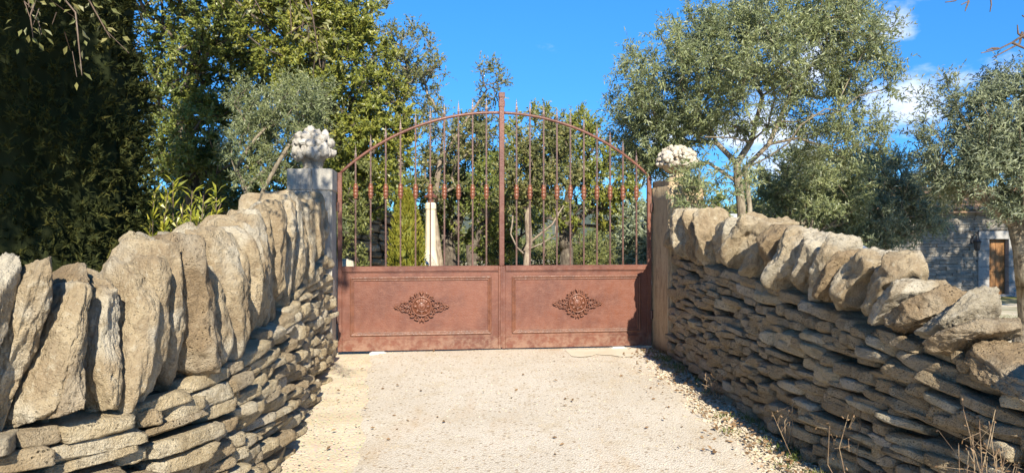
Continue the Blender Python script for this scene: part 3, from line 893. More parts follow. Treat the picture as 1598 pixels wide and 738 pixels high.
finial('cream vase finial heaped with small knobbly petals on the ochre pillar', rp, 1.952, M['vase_r'], M['fruit_r'], 6, .20, .16, 110, .036,
       [(.105, 0), (.11, .03), (.088, .045), (.085, .085), (.10, .125), (.14, .16), (.19, .18), (.18, .19)], 0)

# ------------------------------------------------------------------ the gate
def arch_z(u):
    hw, rise, z0 = GW / 2, .735, 2.0
    Rr = (hw * hw + rise * rise) / (2 * rise)
    return z0 + rise - Rr + math.sqrt(max(Rr * Rr - (u - hw) ** 2, 0))
UM = GW * .508                                    # where the leaves meet
def px_to_u(px):
    k = (px - 799) / FPX                           # solve (G0+GU*u).x / .y = k
    return (k * G0[1] - G0[0]) / (GU[0] - k * GU[1])

def bar_mesh(u, z0, ztip):
    mb = MB(); s = .0085
    T = lambda x, y, z: G(u + x, y, z)
    a = [(-s, -s), (s, -s), (s, s), (-s, s)]
    vs = [T(x, y, z0) for x, y in a] + [T(x, y, ztip - .17) for x, y in a] + [T(x * 1.5, y * 1.25, ztip - .13) for x, y in a] + [T(0, 0, ztip)]
    fs = [(k, (k+1) % 4, (k+1) % 4 + 4, k + 4) for k in range(4)] + [(k + 4, (k+1) % 4 + 4, (k+1) % 4 + 8, k + 8) for k in range(4)] + [(k + 8, (k+1) % 4 + 8, 12) for k in range(4)]
    mb.add(vs, fs); return mb
def collar_mesh(u):
    mb = MB()
    pr = [(.012, -.085), (.026, -.082), (.017, -.072), (.028, -.05), (.033, -.028), (.019, -.016), (.034, -.004), (.034, .004), (.019, .016), (.033, .028), (.028, .05), (.017, .072), (.026, .082), (.012, .085)]
    mb.lathe(pr, 10, lambda x, y, z: G(u + x, y, 1.825 + z)); return mb

def rosette(leaf, uc, zc, sx, sz):
    def T(x, y, z): return G(uc + x * sx, .022 + y, zc + z * sz)
    root = None
    mb = MB()                                       # round medallion with its rim
    ring = [(.105 * math.cos(a), .012, .105 * math.sin(a)) for a in np.linspace(0, 2 * math.pi, 33)]
    mb.tube([T(*p) for p in ring], .011, 6, False)
    mb.tube([T(p[0] * .52, .02, p[2] * .52) for p in ring], .006, 5, False)
    mb.lathe([(.10, 0), (.095, .007), (.05, .004), (.048, .014), (.03, .02), (.022, .016), (.016, .032), (.002, .036)], 24, lambda x, y, z: T(x, z, y))
    root = mb.build('rosette', M['cast'], leaf, smooth=True)
    mb = MB()
    for k in range(8):
        a = k * math.pi / 4
        for (r, w, h) in ((.070, .022, .016),):
            V, F = ICO[2]
            P = V * np.array([.026, .012, .018])
            ca, sa = math.cos(a), math.sin(a)
            mb.add([T(r * ca + p[0] * ca - p[2] * sa, .012 + p[1], r * sa + p[0] * sa + p[2] * ca) for p in P], F.tolist())
    mb.build('flower', M['cast'], root, smooth=True)
    mb = MB()
    def spiral(cx, cz, r0, turns, a0, sgn, th):
        pts = []
        for i in range(16):
            f = i / 15; r = r0 * (1 - .75 * f); a = a0 + sgn * turns * 2 * math.pi * f
            pts.append((cx + r * math.cos(a), .012 + .006 * f, cz + r * math.sin(a)))
        return pts, np.linspace(th, th * .6, 16)
    V, F = ICO[2]
    for mx in (1, -1):
        for mz in (1, -1):
            sc = [(.155, .035, .036, 1.3, 2.6, 1, .009), (.215, .028, .026, 1.3, 2.6, -1, .007), (.262, .018, .018, 1.2, 2.4, 1, .006), (.105, .088, .032, 1.3, .6, 1, .009), (.05, .128, .026, 1.3, 2.2, -1, .008)]
            for cx, cz, r0, tu, a0, sg, th in sc:
                pts, rr = spiral(cx, cz, r0, tu, a0, sg, th)
                mb.tube([T(mx * x, y, mz * z) for x, y, z in pts], rr * .8, 5)
            for cx, cz, ang, ln in ((.135, .075, -.5, .016), (.185, .05, -.4, .015), (.285, .012, .1, .018), (.115, .112, -.5, .018), (.07, .142, -.4, .018), (.015, .158, 1.2, .02), (.30, .0, 0, .014), (.18, .0, 0, .024), (.0, .14, 1.57, .022)):
                P = V * np.array([ln, .010, ln * .45]); ca, sa = math.cos(ang), math.sin(ang)
                mb.add([T(mx * (cx + p[0] * ca - p[2] * sa), .012 + p[1], mz * (cz + p[0] * sa + p[2] * ca)) for p in P], F.tolist())
    mb.build('scrollwork', M['cast'], root, smooth=True)

def gate_leaf(label, ua, ub, bars, mold, ros, hinge_u, meet_post):
    root = thing('gate_leaf', G((ua + ub) / 2, 0, .03), label, 'gate leaf', 'leaves of the driveway gate')
    zb, zm0, zm1 = .035, .925, .985
    lo, hi = ua, ub
    # frame: hinge stile to the arch, meeting stile, bottom and middle rails
    def bx(name, a, b, mat=M['frame'], bev=.004):
        mb = MB(); mb.box(a, b, G); return mb.build(name, mat, root, bevel=bev)
    sw = .048
    if hinge_u == 'lo':
        bx('hinge_stile', (lo, -.025, zb), (lo + sw, .025, 2.03)); bx('meeting_stile', (hi - .03, -.022, zb), (hi, .022, zm1 - .002))
        bx('bottom_rail', (lo + sw + .0005, -.022, zb + .002), (hi - .0305, .022, zb + .13)); bx('middle_rail', (lo + sw + .0005, -.026, zm0), (hi - .0305, .028, zm1))
        p0, p1 = lo + sw + .001, hi - .031
    else:
        bx('hinge_stile', (hi - sw, -.025, zb), (hi, .025, 2.03)); bx('meeting_stile', (lo, -.022, zb), (lo + .045, .022, zm1 - .002))
        bx('bottom_rail', (lo + .0455, -.022, zb + .002), (hi - sw - .0005, .022, zb + .13)); bx('middle_rail', (lo + .0455, -.026, zm0), (hi - sw - .0005, .028, zm1))
        p0, p1 = lo + .046, hi - sw - .001
    mb = MB(); mb.box((p0, -.006, zb + .13), (p1, .008, zm0), G); mb.build('panel', M['panel'], root)
    mb = MB(); mb.box((p0, .0082, zb + .131), (p1, .016, zb + .14), G); mb.box((p0, .0082, zm0 - .012), (p1, .016, zm0 - .001), G); mb.build('weld_seam', M['frame'], root)
    # raised moulding round the field, four mitred runs of two beads
    (m0, m1, n0, n1) = mold
    for k, (a, b) in enumerate((((m0, n0), (m1, n0)), ((m1, n0), (m1, n1)), ((m1, n1), (m0, n1)), ((m0, n1), (m0, n0)))):
        mb = MB()
        for ins, r, vv in ((0, .011, .014), (.026, .0075, .012), (.013, .009, .007)):
            def q(pt):
                return (pt[0] + (ins if pt[0] == m0 else -ins), pt[1] + (ins if pt[1] == n0 else -ins))
            A, B = q(a), q(b)
            mb.tube([G(A[0], vv, A[1]), G(B[0], vv, B[1])], r, 8)
        mb.build('moulding', M['gold'], root, smooth=False)
    rosette(root, *ros)
    # arch rail
    us = np.linspace(lo + (sw * .5 if hinge_u == 'lo' else .02), hi - (sw * .5 if hinge_u != 'lo' else .0), 40)
    mb = MB(); mb.tube([G(u, 0, arch_z(u)) for u in us], .0165, 8); mb.build('arch_rail', M['frame'], root, smooth=True)
    first = None
    for u in bars:
        tip = arch_z(u) + .175
        b = bar_mesh(u, zm1 - .004, tip).build('bar', M['bar'], root, bevel=0)
        if first is None:
            first = (collar_mesh(u).build('collar', M['collar'], b, smooth=True), u)
        else:
            o = first[0].copy(); C.objects.link(o); o.parent = b
            d = Vector(G(u, 0, 0)) - Vector(G(first[1], 0, 0)); o.location = first[0].location + d
    for z in (.35, 1.6):
        mb = MB(); uu = lo + .002 if hinge_u == 'lo' else hi - .002
        mb.tube([G(uu, .03, z), G(uu, .03, z + .10)], .017, 10); mb.build('hinge_barrel', M['bar'], root, smooth=False)
    if meet_post:
        mb = MB(); mb.box((lo - .028, -.024, zm1 + .0005), (lo + .030, .034, 2.945), G); mb.build('meeting_post', M['frame'], root, bevel=.005)
        mb = MB(); mb.box((lo - .034, -.03, 2.80), (lo + .036, .041, 2.87), G); mb.box((lo - .034, -.03, 2.905), (lo + .036, .041, 2.965), G); mb.build('post_cap', M['frame'], root, bevel=.005)
        mb = MB(); mb.box((lo - .012, .0225, .05), (lo + .012, .032, zm1), G); mb.build('cover_strip', M['frame'], root, bevel=.003)
    return root
def zat(py, u): return CAM_H - (py - HORIZ) / FPX * (G0[1] + GU[1] * u)
LB = [555, 578.5, 602, 625, 648.5, 671.5, 693.5, 715.5, 737.5, 759]
RB = [806, 827, 848.3, 869, 890, 911, 931.5, 952, 972, 993]
gate_leaf('rusty iron gate leaf hung on the grey pillar', 0.0, UM - .004, [px_to_u(p) for p in LB], (px_to_u(548), px_to_u(765.5), .215, .855), (px_to_u(658), .53, 1.0, 1.0), 'lo', False)
gate_leaf('rusty iron gate leaf with the tall meeting post, hung on the ochre pillar', UM + .004, GW, [px_to_u(p) for p in RB], (px_to_u(800), px_to_u(998), .215, .855), (px_to_u(900.5), .545, .94, .98), 'hi', True)

for k, (pa, pb, lab) in enumerate(((577, 603, 'white stop block under the leaf on the grey pillar'), (952, 976, 'white stop block under the leaf on the ochre pillar'))):
    a, b = px_to_u(pa), px_to_u(pb)
    mb = MB(); mb.box((a, -.03, .0), (b, .075, .022), G); mb.box((a + .02, .0, .0222), (b - .02, .05, .031), G)
    tag(mb.build('gate_stop', M['whitemetal'], None, bevel=.004), lab, 'gate stop', 'gate stops on the drive')

# ------------------------------------------------------------------ foliage and trees
def unit(v): return v / (np.linalg.norm(v, axis=-1, keepdims=True) + 1e-9)

def leaf_mesh(name, base, axis, Ln, Wd, mat, rg, tint, up=.5, bend=.0, tri=False):
    """one diamond-shaped blade for every base point, its stalk at base, pointing along axis"""
    n = len(base)
    axis = unit(axis)
    r = rg.normal(size=(n, 3)); r[:, 2] += up; r += np.array(sv) * 1.5 * up / .5
    side = unit(np.cross(axis, r))
    nrm = np.cross(side, axis)
    l = Ln * rg.uniform(.65, 1.25, (n, 1)); w = Wd * rg.uniform(.7, 1.2, (n, 1))
    mid = base + axis * l * .5 + nrm * l * bend * .4
    if tri:
        V = np.stack([base + side * w * .62, base + axis * l - nrm * l * bend, base - side * w * .62], 1)
        return np_mesh(name, V.reshape(-1, 3), np.arange(n * 3).reshape(n, 3), mat, False, np.repeat(np.clip(tint, 0, 1), 3))
    V = np.empty((n, 4, 3))
    V[:, 0] = base; V[:, 1] = mid + side * w * .5; V[:, 2] = base + axis * l - nrm * l * bend; V[:, 3] = mid - side * w * .5
    F = np.arange(n * 4).reshape(n, 4)
    return np_mesh(name, V.reshape(-1, 3), F, mat, False, np.repeat(np.clip(tint, 0, 1), 4))

def sample_crown(ells, n, rg, gap=.0, gapf=.9, shell=2.0, seed=0):
    vol = np.array([e[3] * e[4] * e[5] for e in ells]) ** .8; vol /= vol.sum()
    out = []; owner = []
    while len(out) < n:
        k = rg.choice(len(ells), p=vol)
        d = unit(rg.normal(size=3)); r = rg.uniform(0, 1) ** (1 / (3 * shell) * 1.2)
        p = np.array(ells[k][:3]) + d * r * np.array(ells[k][3:6])
        if gap and vn((p * gapf)[None], seed)[0] < gap - 1 + .0: continue
        out.append(p); owner.append(k)
    return np.array(out), np.array(owner)

def grow(trunks, clumps, rg, r0, rmin=.006, step=.3, wig=.12, rootw=.45):
    """branches from the trunk polylines to every clump; returns chains of points with radii"""
    pos, par, rt = [], [], []
    for tr in trunks:
        tr = [np.array(p, float) for p in tr]
        if pos: # forked trunk: springs from the nearest node so far
            j = int(np.argmin([np.linalg.norm(tr[0] - q) for q in pos]))
        else: j = -1
        first = True
        for a, b in zip(tr[:-1], tr[1:]):
            m = max(1, int(np.linalg.norm(b - a) / .2))
            for i in range(m + (1 if first and j < 0 else 0)):
                if first and j < 0 and i == 0: p = a
                else: p = a + (b - a) * ((i + (0 if first and j < 0 else 1)) / m)
                pos.append(p); par.append(j); rt.append((rt[j] + np.linalg.norm(p - pos[j])) if j >= 0 else 0); j = len(pos) - 1
            first = False
    nt = len(pos)
    base = pos[0]
    order = np.argsort(np.linalg.norm(clumps - base, axis=1))
    ends = []
    POS = np.zeros((60000, 3)); POS[:nt] = np.array(pos); RT = np.zeros(60000); RT[:nt] = rt
    N = nt
    nmin = max(1, int(nt * .35)) if len(trunks) == 1 else max(1, int(len(trunks[0]) * .5))
    for ci in order:
        c = clumps[ci]
        dd = np.linalg.norm(POS[nmin:N] - c, axis=1)
        cost = dd + rootw * np.maximum(RT[nmin:N] - 0, 0) * .5
        up = np.maximum(POS[nmin:N, 2] - c[2] - .1, 0)
        j = int(np.argmin(cost + up * .5)) + nmin
        a = POS[j].copy(); d = np.linalg.norm(c - a)
        m = max(1, int(round(d / step)))
        perp = rg.normal(size=3) * wig * d
        for i in range(1, m + 1):
            f = i / m
            p = a + (c - a) * f + perp * math.sin(f * math.pi) * .5 + np.array([0, 0, .10 * d * math.sin(f * math.pi)]) + (rg.normal(size=3) * .02 if i < m else 0)
            POS[N] = p; RT[N] = RT[j] + np.linalg.norm(p - POS[j]); par.append(j); j = N; N += 1
        ends.append(j)
    cnt = np.zeros(N)
    for e in ends: cnt[e] += 1
    for i in range(N - 1, 0, -1):
        if par[i] >= 0: cnt[par[i]] += cnt[i]
    rad = np.maximum(rmin, r0 * (cnt / max(cnt[0], 1)) ** .52)
    for i in range(nt): rad[i] = max(rad[i], rmin * 2)
    kids = {}
    for i in range(1, N): kids.setdefault(par[i], []).append(i)
    chains = []
    starts = [(-1, 0)]
    while starts:
        a, i = starts.pop()
        ch = ([a] if a >= 0 else []) + [i]
        while i in kids:
            ks = sorted(kids[i], key=lambda k: -cnt[k])
            for k in ks[1:]: starts.append((i, k))
            i = ks[0]; ch.append(i)
        rr = rad[ch].copy()
        if a >= 0: rr[0] = min(rr[0], rr[1] * 1.25)
        if len(ch) > 1: chains.append((POS[ch], rr))
    return chains, POS[:N]

def tree(name, label, cat, base, trunks, ells, n_clump, leaf, mat, bark, r0, seed, twigs=7, per=12, tw_len=.28, L=.05, Wd=.018, gap=0., gapf=.9, group=None,
         droop=0., up=.35, spread=.8, step=.3, wig=.12, shell=2.0, tintbase=None, sides=6, crown_name='crown', rmin=.006):
    rg = np.random.RandomState(seed)
    root = thing(name, base, label, cat, group)
    cl, own = sample_crown(ells, n_clump, rg, gap, gapf, shell, seed)
    chains, nodes = grow(trunks, cl, rg, r0, rmin, step, wig)
    mb = MB()
    for P, rr in chains:
        mb.tube(P, rr, sides if rr[0] > .03 else (4 if rr[0] > .012 else 3), False)
    mb.build('trunk', bark, root, smooth=True)
    cen = np.array([np.array(ells[k][:3]) for k in own])
    out = unit(cl - cen)
    nC = len(cl)
    td = unit(rg.normal(size=(nC, twigs, 3)) + out[:, None] * .9 + np.array([0, 0, up]))
    tl = tw_len * rg.uniform(.5, 1.25, (nC, twigs, 1))
    f = (np.arange(per) + .5) / per
    f = f[None, None, :, None] + rg.uniform(-.03, .03, (nC, twigs, per, 1))
    pb = cl[:, None, None, :] + td[:, :, None, :] * tl[:, :, None, :] * f
    pb[..., 2] -= droop * (f[..., 0] * tl[:, :, None, 0]) ** 2 * 3
    ax = td[:, :, None, :] * .75 + rg.normal(size=(nC, twigs, per, 3)) * spread
    ax[..., 2] -= droop * .5
    tint = rg.normal(.5, .16, (nC, twigs, per)) + rg.normal(0, .14, (nC, 1, 1)) + rg.normal(0, .1, (nC, twigs, 1))
    me = leaf_mesh(crown_name, pb.reshape(-1, 3) - np.array(base), ax.reshape(-1, 3), L, Wd, mat, rg, tint.ravel(), .5, .12, base[1] > 9.8 or base[1] < 6)
    link(crown_name, me, root)
    return root

def E(px, py, Y, rx, ry, rd):
    c = ray_pt(px, py, Y)
    return (c[0], c[1], c[2], rx * Y / FPX, rd, ry * Y / FPX)
def gz(x, y): return float(terrain(np.array(float(x)), np.array(float(y))))
def base_at(px, Y):
    x = (px - 799) / FPX * Y
    return np.array([x, Y, gz(x, Y)])

# ---- cypress behind the left wall
def cypress(name, label, cat, base, rad, h, n, mat, seed, L=.07, Wd=.016, z0=.1, squat=1.0, up=1.5, bumpy=.14, loose=.28):
    rg = np.random.RandomState(seed)
    root = thing(name, base, label, cat)
    mb = MB(); mb.tube([base + np.array([0, 0, z]) for z in np.linspace(-.1, h * .95, 8)], np.linspace(rad * .16 + .03, .02, 8), 8); mb.build('trunk', M['oak_bark'], root, smooth=True)
    nt = n // 14
    z = rg.uniform(z0, h, nt); a = rg.uniform(0, 2 * math.pi, nt)
    prof = np.interp(z / h, [0, .06, .3, .7, 1], [.72, .95, 1, .82, .12]) * rad
    lump = 1 + bumpy * fbm(np.column_stack([np.cos(a) * 1.6, np.sin(a) * 1.6, z * 1.6 / max(squat, .4)]), 3, seed)
    rr = prof * lump * (1 - .38 * rg.uniform(0, 1, nt) ** 2.0)
    c = np.column_stack([rr * np.cos(a), rr * np.sin(a), z])
    out = np.column_stack([np.cos(a), np.sin(a), np.zeros(nt)])
    td = unit(out * .8 + np.array([0, 0, up]) + rg.normal(size=(nt, 3)) * .45)
    f = rg.uniform(0, 1, (nt, 14, 1))
    pb = c[:, None] + td[:, None] * f * L * 2.2
    ax = td[:, None] + rg.normal(size=(nt, 14, 3)) * loose
    tint = rg.normal(.42, .15, (nt, 14)) + rg.normal(0, .2, (nt, 1))
    link('crown', leaf_mesh('crown', pb.reshape(-1, 3), ax.reshape(-1, 3), L, Wd, mat, rg, tint.ravel(), .2, .1, True), root)
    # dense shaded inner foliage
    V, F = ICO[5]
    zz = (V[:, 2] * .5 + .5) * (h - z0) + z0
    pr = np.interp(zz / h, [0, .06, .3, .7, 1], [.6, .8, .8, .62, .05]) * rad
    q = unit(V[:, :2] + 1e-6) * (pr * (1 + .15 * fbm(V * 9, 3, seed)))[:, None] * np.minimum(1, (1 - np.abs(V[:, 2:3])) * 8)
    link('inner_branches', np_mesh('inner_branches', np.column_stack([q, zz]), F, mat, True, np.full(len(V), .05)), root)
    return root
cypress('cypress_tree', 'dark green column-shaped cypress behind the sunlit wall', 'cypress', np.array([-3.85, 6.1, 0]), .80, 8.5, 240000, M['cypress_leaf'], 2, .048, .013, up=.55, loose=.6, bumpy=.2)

# ---- the evergreen oaks and olives on the left
b = base_at(300, 13.0)
tree('oak_tree', 'tall evergreen oak just behind the cypress', 'tree', b, [[b, b + [.1, 0, 1.6], b + [-.2, 0, 3.4], b + [.2, 0, 5]]],
     [E(270, 60, 13, 120, 120, 1.4), E(250, 190, 12.8, 95, 90, 1.2), E(360, 30, 13.2, 120, 100, 1.4), E(330, 150, 13.4, 110, 110, 1.3), E(260, 290, 12.6, 90, 70, 1.0), E(370, 260, 13.4, 80, 90, 1.0), E(400, 180, 13.6, 80, 90, 1.0), E(320, 210, 13.8, 80, 90, 1.0), E(325, 215, 12.4, 60, 60, .9), E(300, -60, 13, 150, 100, 1.6)],
     900, None, M['oak_leaf'], M['oak_bark'], .17, 21, 9, 13, .26, .062, .032, .36, 1.0, 'evergreen oaks behind the gate')
b = base_at(545, 11.6)
tree('oak_tree', 'dense golden green evergreen oak rising behind the grey pillar', 'tree', b, [[b, b + [-.1, 0, 1.5], b + [-.3, 0, 3.2], b + [-.6, 0, 4.2]]],
     [E(525, 110, 11.6, 95, 100, 1.1), E(560, 195, 11.5, 82, 90, 1.0), E(470, 50, 11.6, 95, 90, 1.1), E(585, 255, 11.5, 60, 80, .9), E(520, 20, 11.7, 65, 70, 1.0), E(440, -30, 11.8, 110, 70, 1.1), E(540, 290, 11.7, 60, 60, .8)],
     860, None, M['oak_leaf_gold'], M['oak_bark'], .16, 22, 10, 13, .22, .055, .028, .36, 1.1, 'evergreen oaks behind the gate')
b = base_at(402, 9.6)
tree('olive_tree', 'small grey-green olive with a forked trunk behind the left wall', 'olive tree', b,
     [[b, b + [0, 0, .9], ray_pt(398, 335, 9.6)], [ray_pt(398, 335, 9.6), ray_pt(385, 300, 9.6), ray_pt(368, 262, 9.6), ray_pt(400, 215, 9.6)], [ray_pt(400, 330, 9.6), ray_pt(412, 295, 9.5), ray_pt(432, 258, 9.5), ray_pt(452, 225, 9.6)]],
     [E(448, 185, 9.6, 75, 52, .6), E(420, 225, 9.6, 60, 50, .55), E(500, 230, 9.8, 35, 50, .4), E(470, 150, 9.6, 50, 25, .5), E(515, 310, 9.9, 26, 60, .35), E(400, 165, 9.8, 35, 30, .4), E(385, 250, 9.5, 22, 40, .3), E(505, 165, 9.7, 30, 35, .35)],
     180, None, M['olive_leaf'], M['olive_bark'], .05, 23, 9, 14, .22, .055, .013, .72, 1.6, 'olive trees by the walls')
b = base_at(536, 10.4)
tree('shrub', 'leafy green shrub seen between the hinge stile and the first gate bars', 'shrub', b, [[b, b + [0, 0, .5]]], [E(538, 350, 10.4, 32, 45, .35), E(560, 300, 10.6, 22, 50, .3), E(545, 400, 10.4, 20, 30, .3)], 60, None, M['shrub_leaf'], M['twig'], .03, 24, 9, 13, .16, .045, .02)
b = base_at(262, 6.3)
def lance_bush():
    rg = np.random.RandomState(31)
    root = thing('oleander_bush', b, 'bright yellow-green bush of long pointed leaves above the sunlit wall', 'bush')
    mb = MB(); P, A, Tn = [], [], []
    heads = [(235, 345), (248, 322), (262, 300), (285, 318), (300, 298), (318, 302), (338, 300), (275, 345), (300, 335), (322, 320), (240, 300), (255, 352), (228, 318), (290, 352), (345, 318), (270, 285), (310, 345)]
    for hx, hy in heads:
        tip = ray_pt(hx, hy, 6.3 + rg.uniform(-.25, .25)); s = b + rg.normal(size=3) * np.array([.12, .1, 0])
        mid = (s + tip) / 2 + rg.normal(size=3) * .06
        pts = [s, mid, tip]; mb.tube(pts, [.008, .006, .003], 4)
        for k in range(50):
            f = rg.uniform(.45, 1.0); p = s * (1-f)**2 + 2 * mid * f * (1-f) + tip * f * f
            d = rg.normal(size=3); d[2] = abs(d[2]) * .5 + .15
            P.append(p); A.append(unit(d) + unit(tip - mid) * .55); Tn.append(rg.normal(.55, .2) * f)
    mb.build('stem', M['twig'], root, smooth=True)
    link('foliage', leaf_mesh('foliage', np.array(P) - b, np.array(A), .12, .021, M['lance_leaf'], rg, np.array(Tn), .6, .16), root)
lance_bush()
def twig_shrub(name, label, cat, base, rad, h, n, seed, leaf=None, lf_n=0, LL=.03):
    rg = np.random.RandomState(seed); root = thing(name, base, label, cat); mb = MB(); P = []
    for k in range(n):
        a = rg.uniform(0, 6.28); q = rg.uniform(.2, 1) * rad
        tip = base + np.array([q * math.cos(a), q * math.sin(a), h * rg.uniform(.5, 1.05)])
        mid = base + (tip - base) * .5 + rg.normal(size=3) * .08 * h
        mb.tube([base + rg.normal(size=3) * .02, mid, tip], [.006, .004, .002], 3, False)
        for j in range(3):
            t2 = mid + (tip - mid) * rg.uniform(.1, .8); mb.tube([t2, t2 + rg.normal(size=3) * .12 * h], [.003, .0015], 3, False)
        for j in range(lf_n): P.append(mid + (tip - mid) * rg.uniform(-.3, 1) + rg.normal(size=3) * .06 * h)
    mb.build('stem', M['twig'], root)
    if lf_n:
        P = np.array(P); link('foliage', leaf_mesh('foliage', P - base, rg.normal(size=P.shape), LL, LL * .5, leaf, rg, rg.normal(.5, .2, len(P))), root)
    return root
twig_shrub('dry_shrub', 'brown twiggy half-dead shrub beside the yellow-green bush', 'shrub', base_at(328, 6.6), .34, 1.42, 90, 32, M['dry_leaf'], 10, .03)

# undergrowth behind the sunlit wall
for k, (px, py, Y, rx, ry, lab, mt) in enumerate(((235, 330, 15, 70, 60, 'dark evergreen undergrowth beside the cypress', 'oak_leaf'), (300, 290, 16.5, 70, 70, 'dark evergreen undergrowth behind the yellow-green bush', 'oak_leaf'),
        (350, 340, 15.5, 70, 50, 'dark evergreen undergrowth behind the dry shrub', 'oak_leaf'), (455, 310, 14.5, 60, 60, 'golden evergreen undergrowth behind the forked olive', 'oak_leaf_gold'), (500, 330, 16, 70, 50, 'dull evergreen undergrowth behind the grey pillar', 'oak_leaf_dull'), (600, 330, 17.5, 60, 70, 'dark evergreen undergrowth behind the clipped conifer', 'oak_leaf'))):
    b = base_at(px, Y)
    tree('undergrowth_bush', lab, 'bush', b, [[b, b + [0, 0, .7]]], [E(px, py, Y, rx, ry, .9), E(px + rx * .5, py + ry * .7, Y, rx * .7, ry * .7, .8), E(px - rx * .5, py + ry * .6, Y, rx * .7, ry * .7, .8)], 190, None, M[mt], M['twig'], .05, 160 + k, 9, 11, .28, .066, .034, .25, 1.0, 'undergrowth behind the left wall', rmin=.009)

# ---- beyond the gate
GT = 'trees in the garden beyond the gate'
b = base_at(612, 19.0)
tree('oak_tree', 'thin pale tree overtopping the golden oak', 'tree', b, [[b, b + [.2, 0, 3], ray_pt(620, 150, 19)]],
     [E(640, 75, 19, 34, 40, .7), E(590, 60, 19, 26, 62, .6), E(612, 120, 19, 48, 40, .8), E(650, 150, 19, 42, 55, .8), E(660, 230, 19, 40, 70, .8), E(640, 105, 19, 25, 20, .4)],
     230, None, M['oak_leaf_dull'], M['pale_bark'], .10, 41, 6, 9, .32, .07, .032, .5, .8, GT)
b = base_at(692, 16.5)
tree('oak_tree', 'slender oak with a pale leaning trunk left of the meeting post', 'tree', b, [[b, ray_pt(676, 330, 16.5), ray_pt(688, 240, 16.5), ray_pt(694, 185, 16.5)], [ray_pt(688, 250, 16.5), ray_pt(720, 200, 16.6), ray_pt(760, 140, 16.6)]],
     [E(690, 125, 16.5, 34, 42, .6), E(765, 128, 16.6, 32, 28, .5), E(705, 205, 16.6, 55, 50, .9), E(745, 200, 17, 40, 40, .8), E(690, 275, 16.5, 45, 40, .7)],
     200, None, M['oak_leaf_dull'], M['pale_bark'], .085, 42, 6, 9, .28, .06, .03, .55, .9, GT)
b = base_at(708, 18)
tree('oak_tree', 'dark leaning oak with a twisted trunk left of the meeting post', 'tree', b, [[b, ray_pt(700, 385, 18), ray_pt(722, 330, 18), ray_pt(735, 280, 18)]],
     [E(725, 250, 18, 60, 60, 1), E(690, 300, 18, 40, 40, .8), E(762, 300, 18, 28, 60, .8), E(735, 330, 18.3, 55, 50, .8)], 270, None, M['oak_leaf'], M['oak_bark'], .17, 43, 9, 12, .28, .062, .032, .4, .9, GT)
b = base_at(745, 15.5)
tree('oak_tree', 'dark bushy oak with a slanting trunk against the meeting post', 'tree', b, [[b, ray_pt(735, 400, 15.5), ray_pt(752, 355, 15.5), ray_pt(765, 320, 15.5)]],
     [E(765, 300, 15.5, 32, 50, .7), E(800, 350, 16, 40, 50, .8), E(770, 375, 15.8, 26, 35, .5)], 170, None, M['oak_leaf'], M['oak_bark'], .11, 44, 8, 11, .24, .056, .03, .4, .9, GT)
b = base_at(823, 13.5)
tree('fig_tree', 'low tree with pale bare forked limbs just right of the meeting post', 'tree', b,
     [[b, ray_pt(822, 412, 13.5), ray_pt(820, 398, 13.5)], [ray_pt(820, 400, 13.5), ray_pt(806, 385, 13.4), ray_pt(797, 365, 13.4), ray_pt(800, 345, 13.4)], [ray_pt(821, 398, 13.5), ray_pt(826, 380, 13.6), ray_pt(824, 350, 13.5), ray_pt(822, 300, 13.5)], [ray_pt(824, 390, 13.5), ray_pt(845, 380, 13.4), ray_pt(866, 368, 13.4), ray_pt(868, 345, 13.4)], [ray_pt(830, 378, 13.5), ray_pt(843, 365, 13.5), ray_pt(862, 350, 13.6), ray_pt(880, 320, 13.6)]],
     [E(820, 270, 13.7, 40, 45, .6), E(865, 280, 13.8, 45, 42, .6), E(800, 310, 13.8, 22, 22, .4), E(850, 225, 13.9, 40, 35, .6)], 170, None, M['oak_leaf_dull'], M['pale_bark'], .07, 45, 8, 11, .24, .055, .03, .5, 1, GT)
b = base_at(884, 20)
tree('oak_tree', 'broad golden oak filling the bars of the right leaf', 'tree', b, [[b, ray_pt(884, 400, 20), ray_pt(880, 350, 20), ray_pt(890, 290, 20)], [ray_pt(882, 380, 20), ray_pt(905, 340, 20), ray_pt(935, 310, 20)]],
     [E(840, 225, 20, 55, 55, 1.2), E(900, 235, 20, 60, 50, 1.2), E(950, 270, 20, 50, 50, 1.2), E(880, 300, 20, 75, 55, 1.2), E(820, 300, 20, 40, 55, 1), E(960, 330, 20.5, 42, 35, 1), E(900, 200, 20, 30, 30, .8)],
     420, None, M['oak_leaf_gold'], M['oak_bark'], .2, 46, 9, 12, .32, .072, .036, .38, .8, GT)
for k, (px, py, Y, rx, ry, lab, mt) in enumerate(((705, 385, 24, 30, 32, 'low green shrub behind the gate next to the twisted trunk', 'shrub_leaf'), (775, 392, 25, 40, 30, 'low dark shrub behind the meeting post', 'oak_leaf'),
        (850, 400, 27, 45, 26, 'spreading dark shrub beneath the pale forked tree', 'oak_leaf_dull'), (905, 392, 26, 35, 30, 'yellowish shrub beneath the broad golden oak', 'shrub_leaf'), (950, 385, 30, 40, 32, 'pale scrubby shrub at the far side of the right leaf', 'shrub_leaf'), (995, 372, 15, 28, 48, 'grey-green olive bush at the hinge side of the right leaf', 'olive_leaf_grey'), (920, 398, 32, 60, 20, 'flat dull shrub in the distance beyond the right leaf', 'oak_leaf_dull'))):
    b = base_at(px, Y)
    tree('garden_shrub', lab, 'shrub', b, [[b, b + [0, 0, .6]]], [E(px, py, Y, rx, ry, .9), E(px + rx * .4, py + ry * .5, Y, rx * .7, ry * .8, .8), E(px - rx * .5, py + ry * .4, Y, rx * .6, ry * .7, .8)], 110, None, M[mt], M['twig'], .04, 60 + k, 8, 10, .3, .075, .034, .35, .9, 'shrubs beyond the gate', rmin=.01)

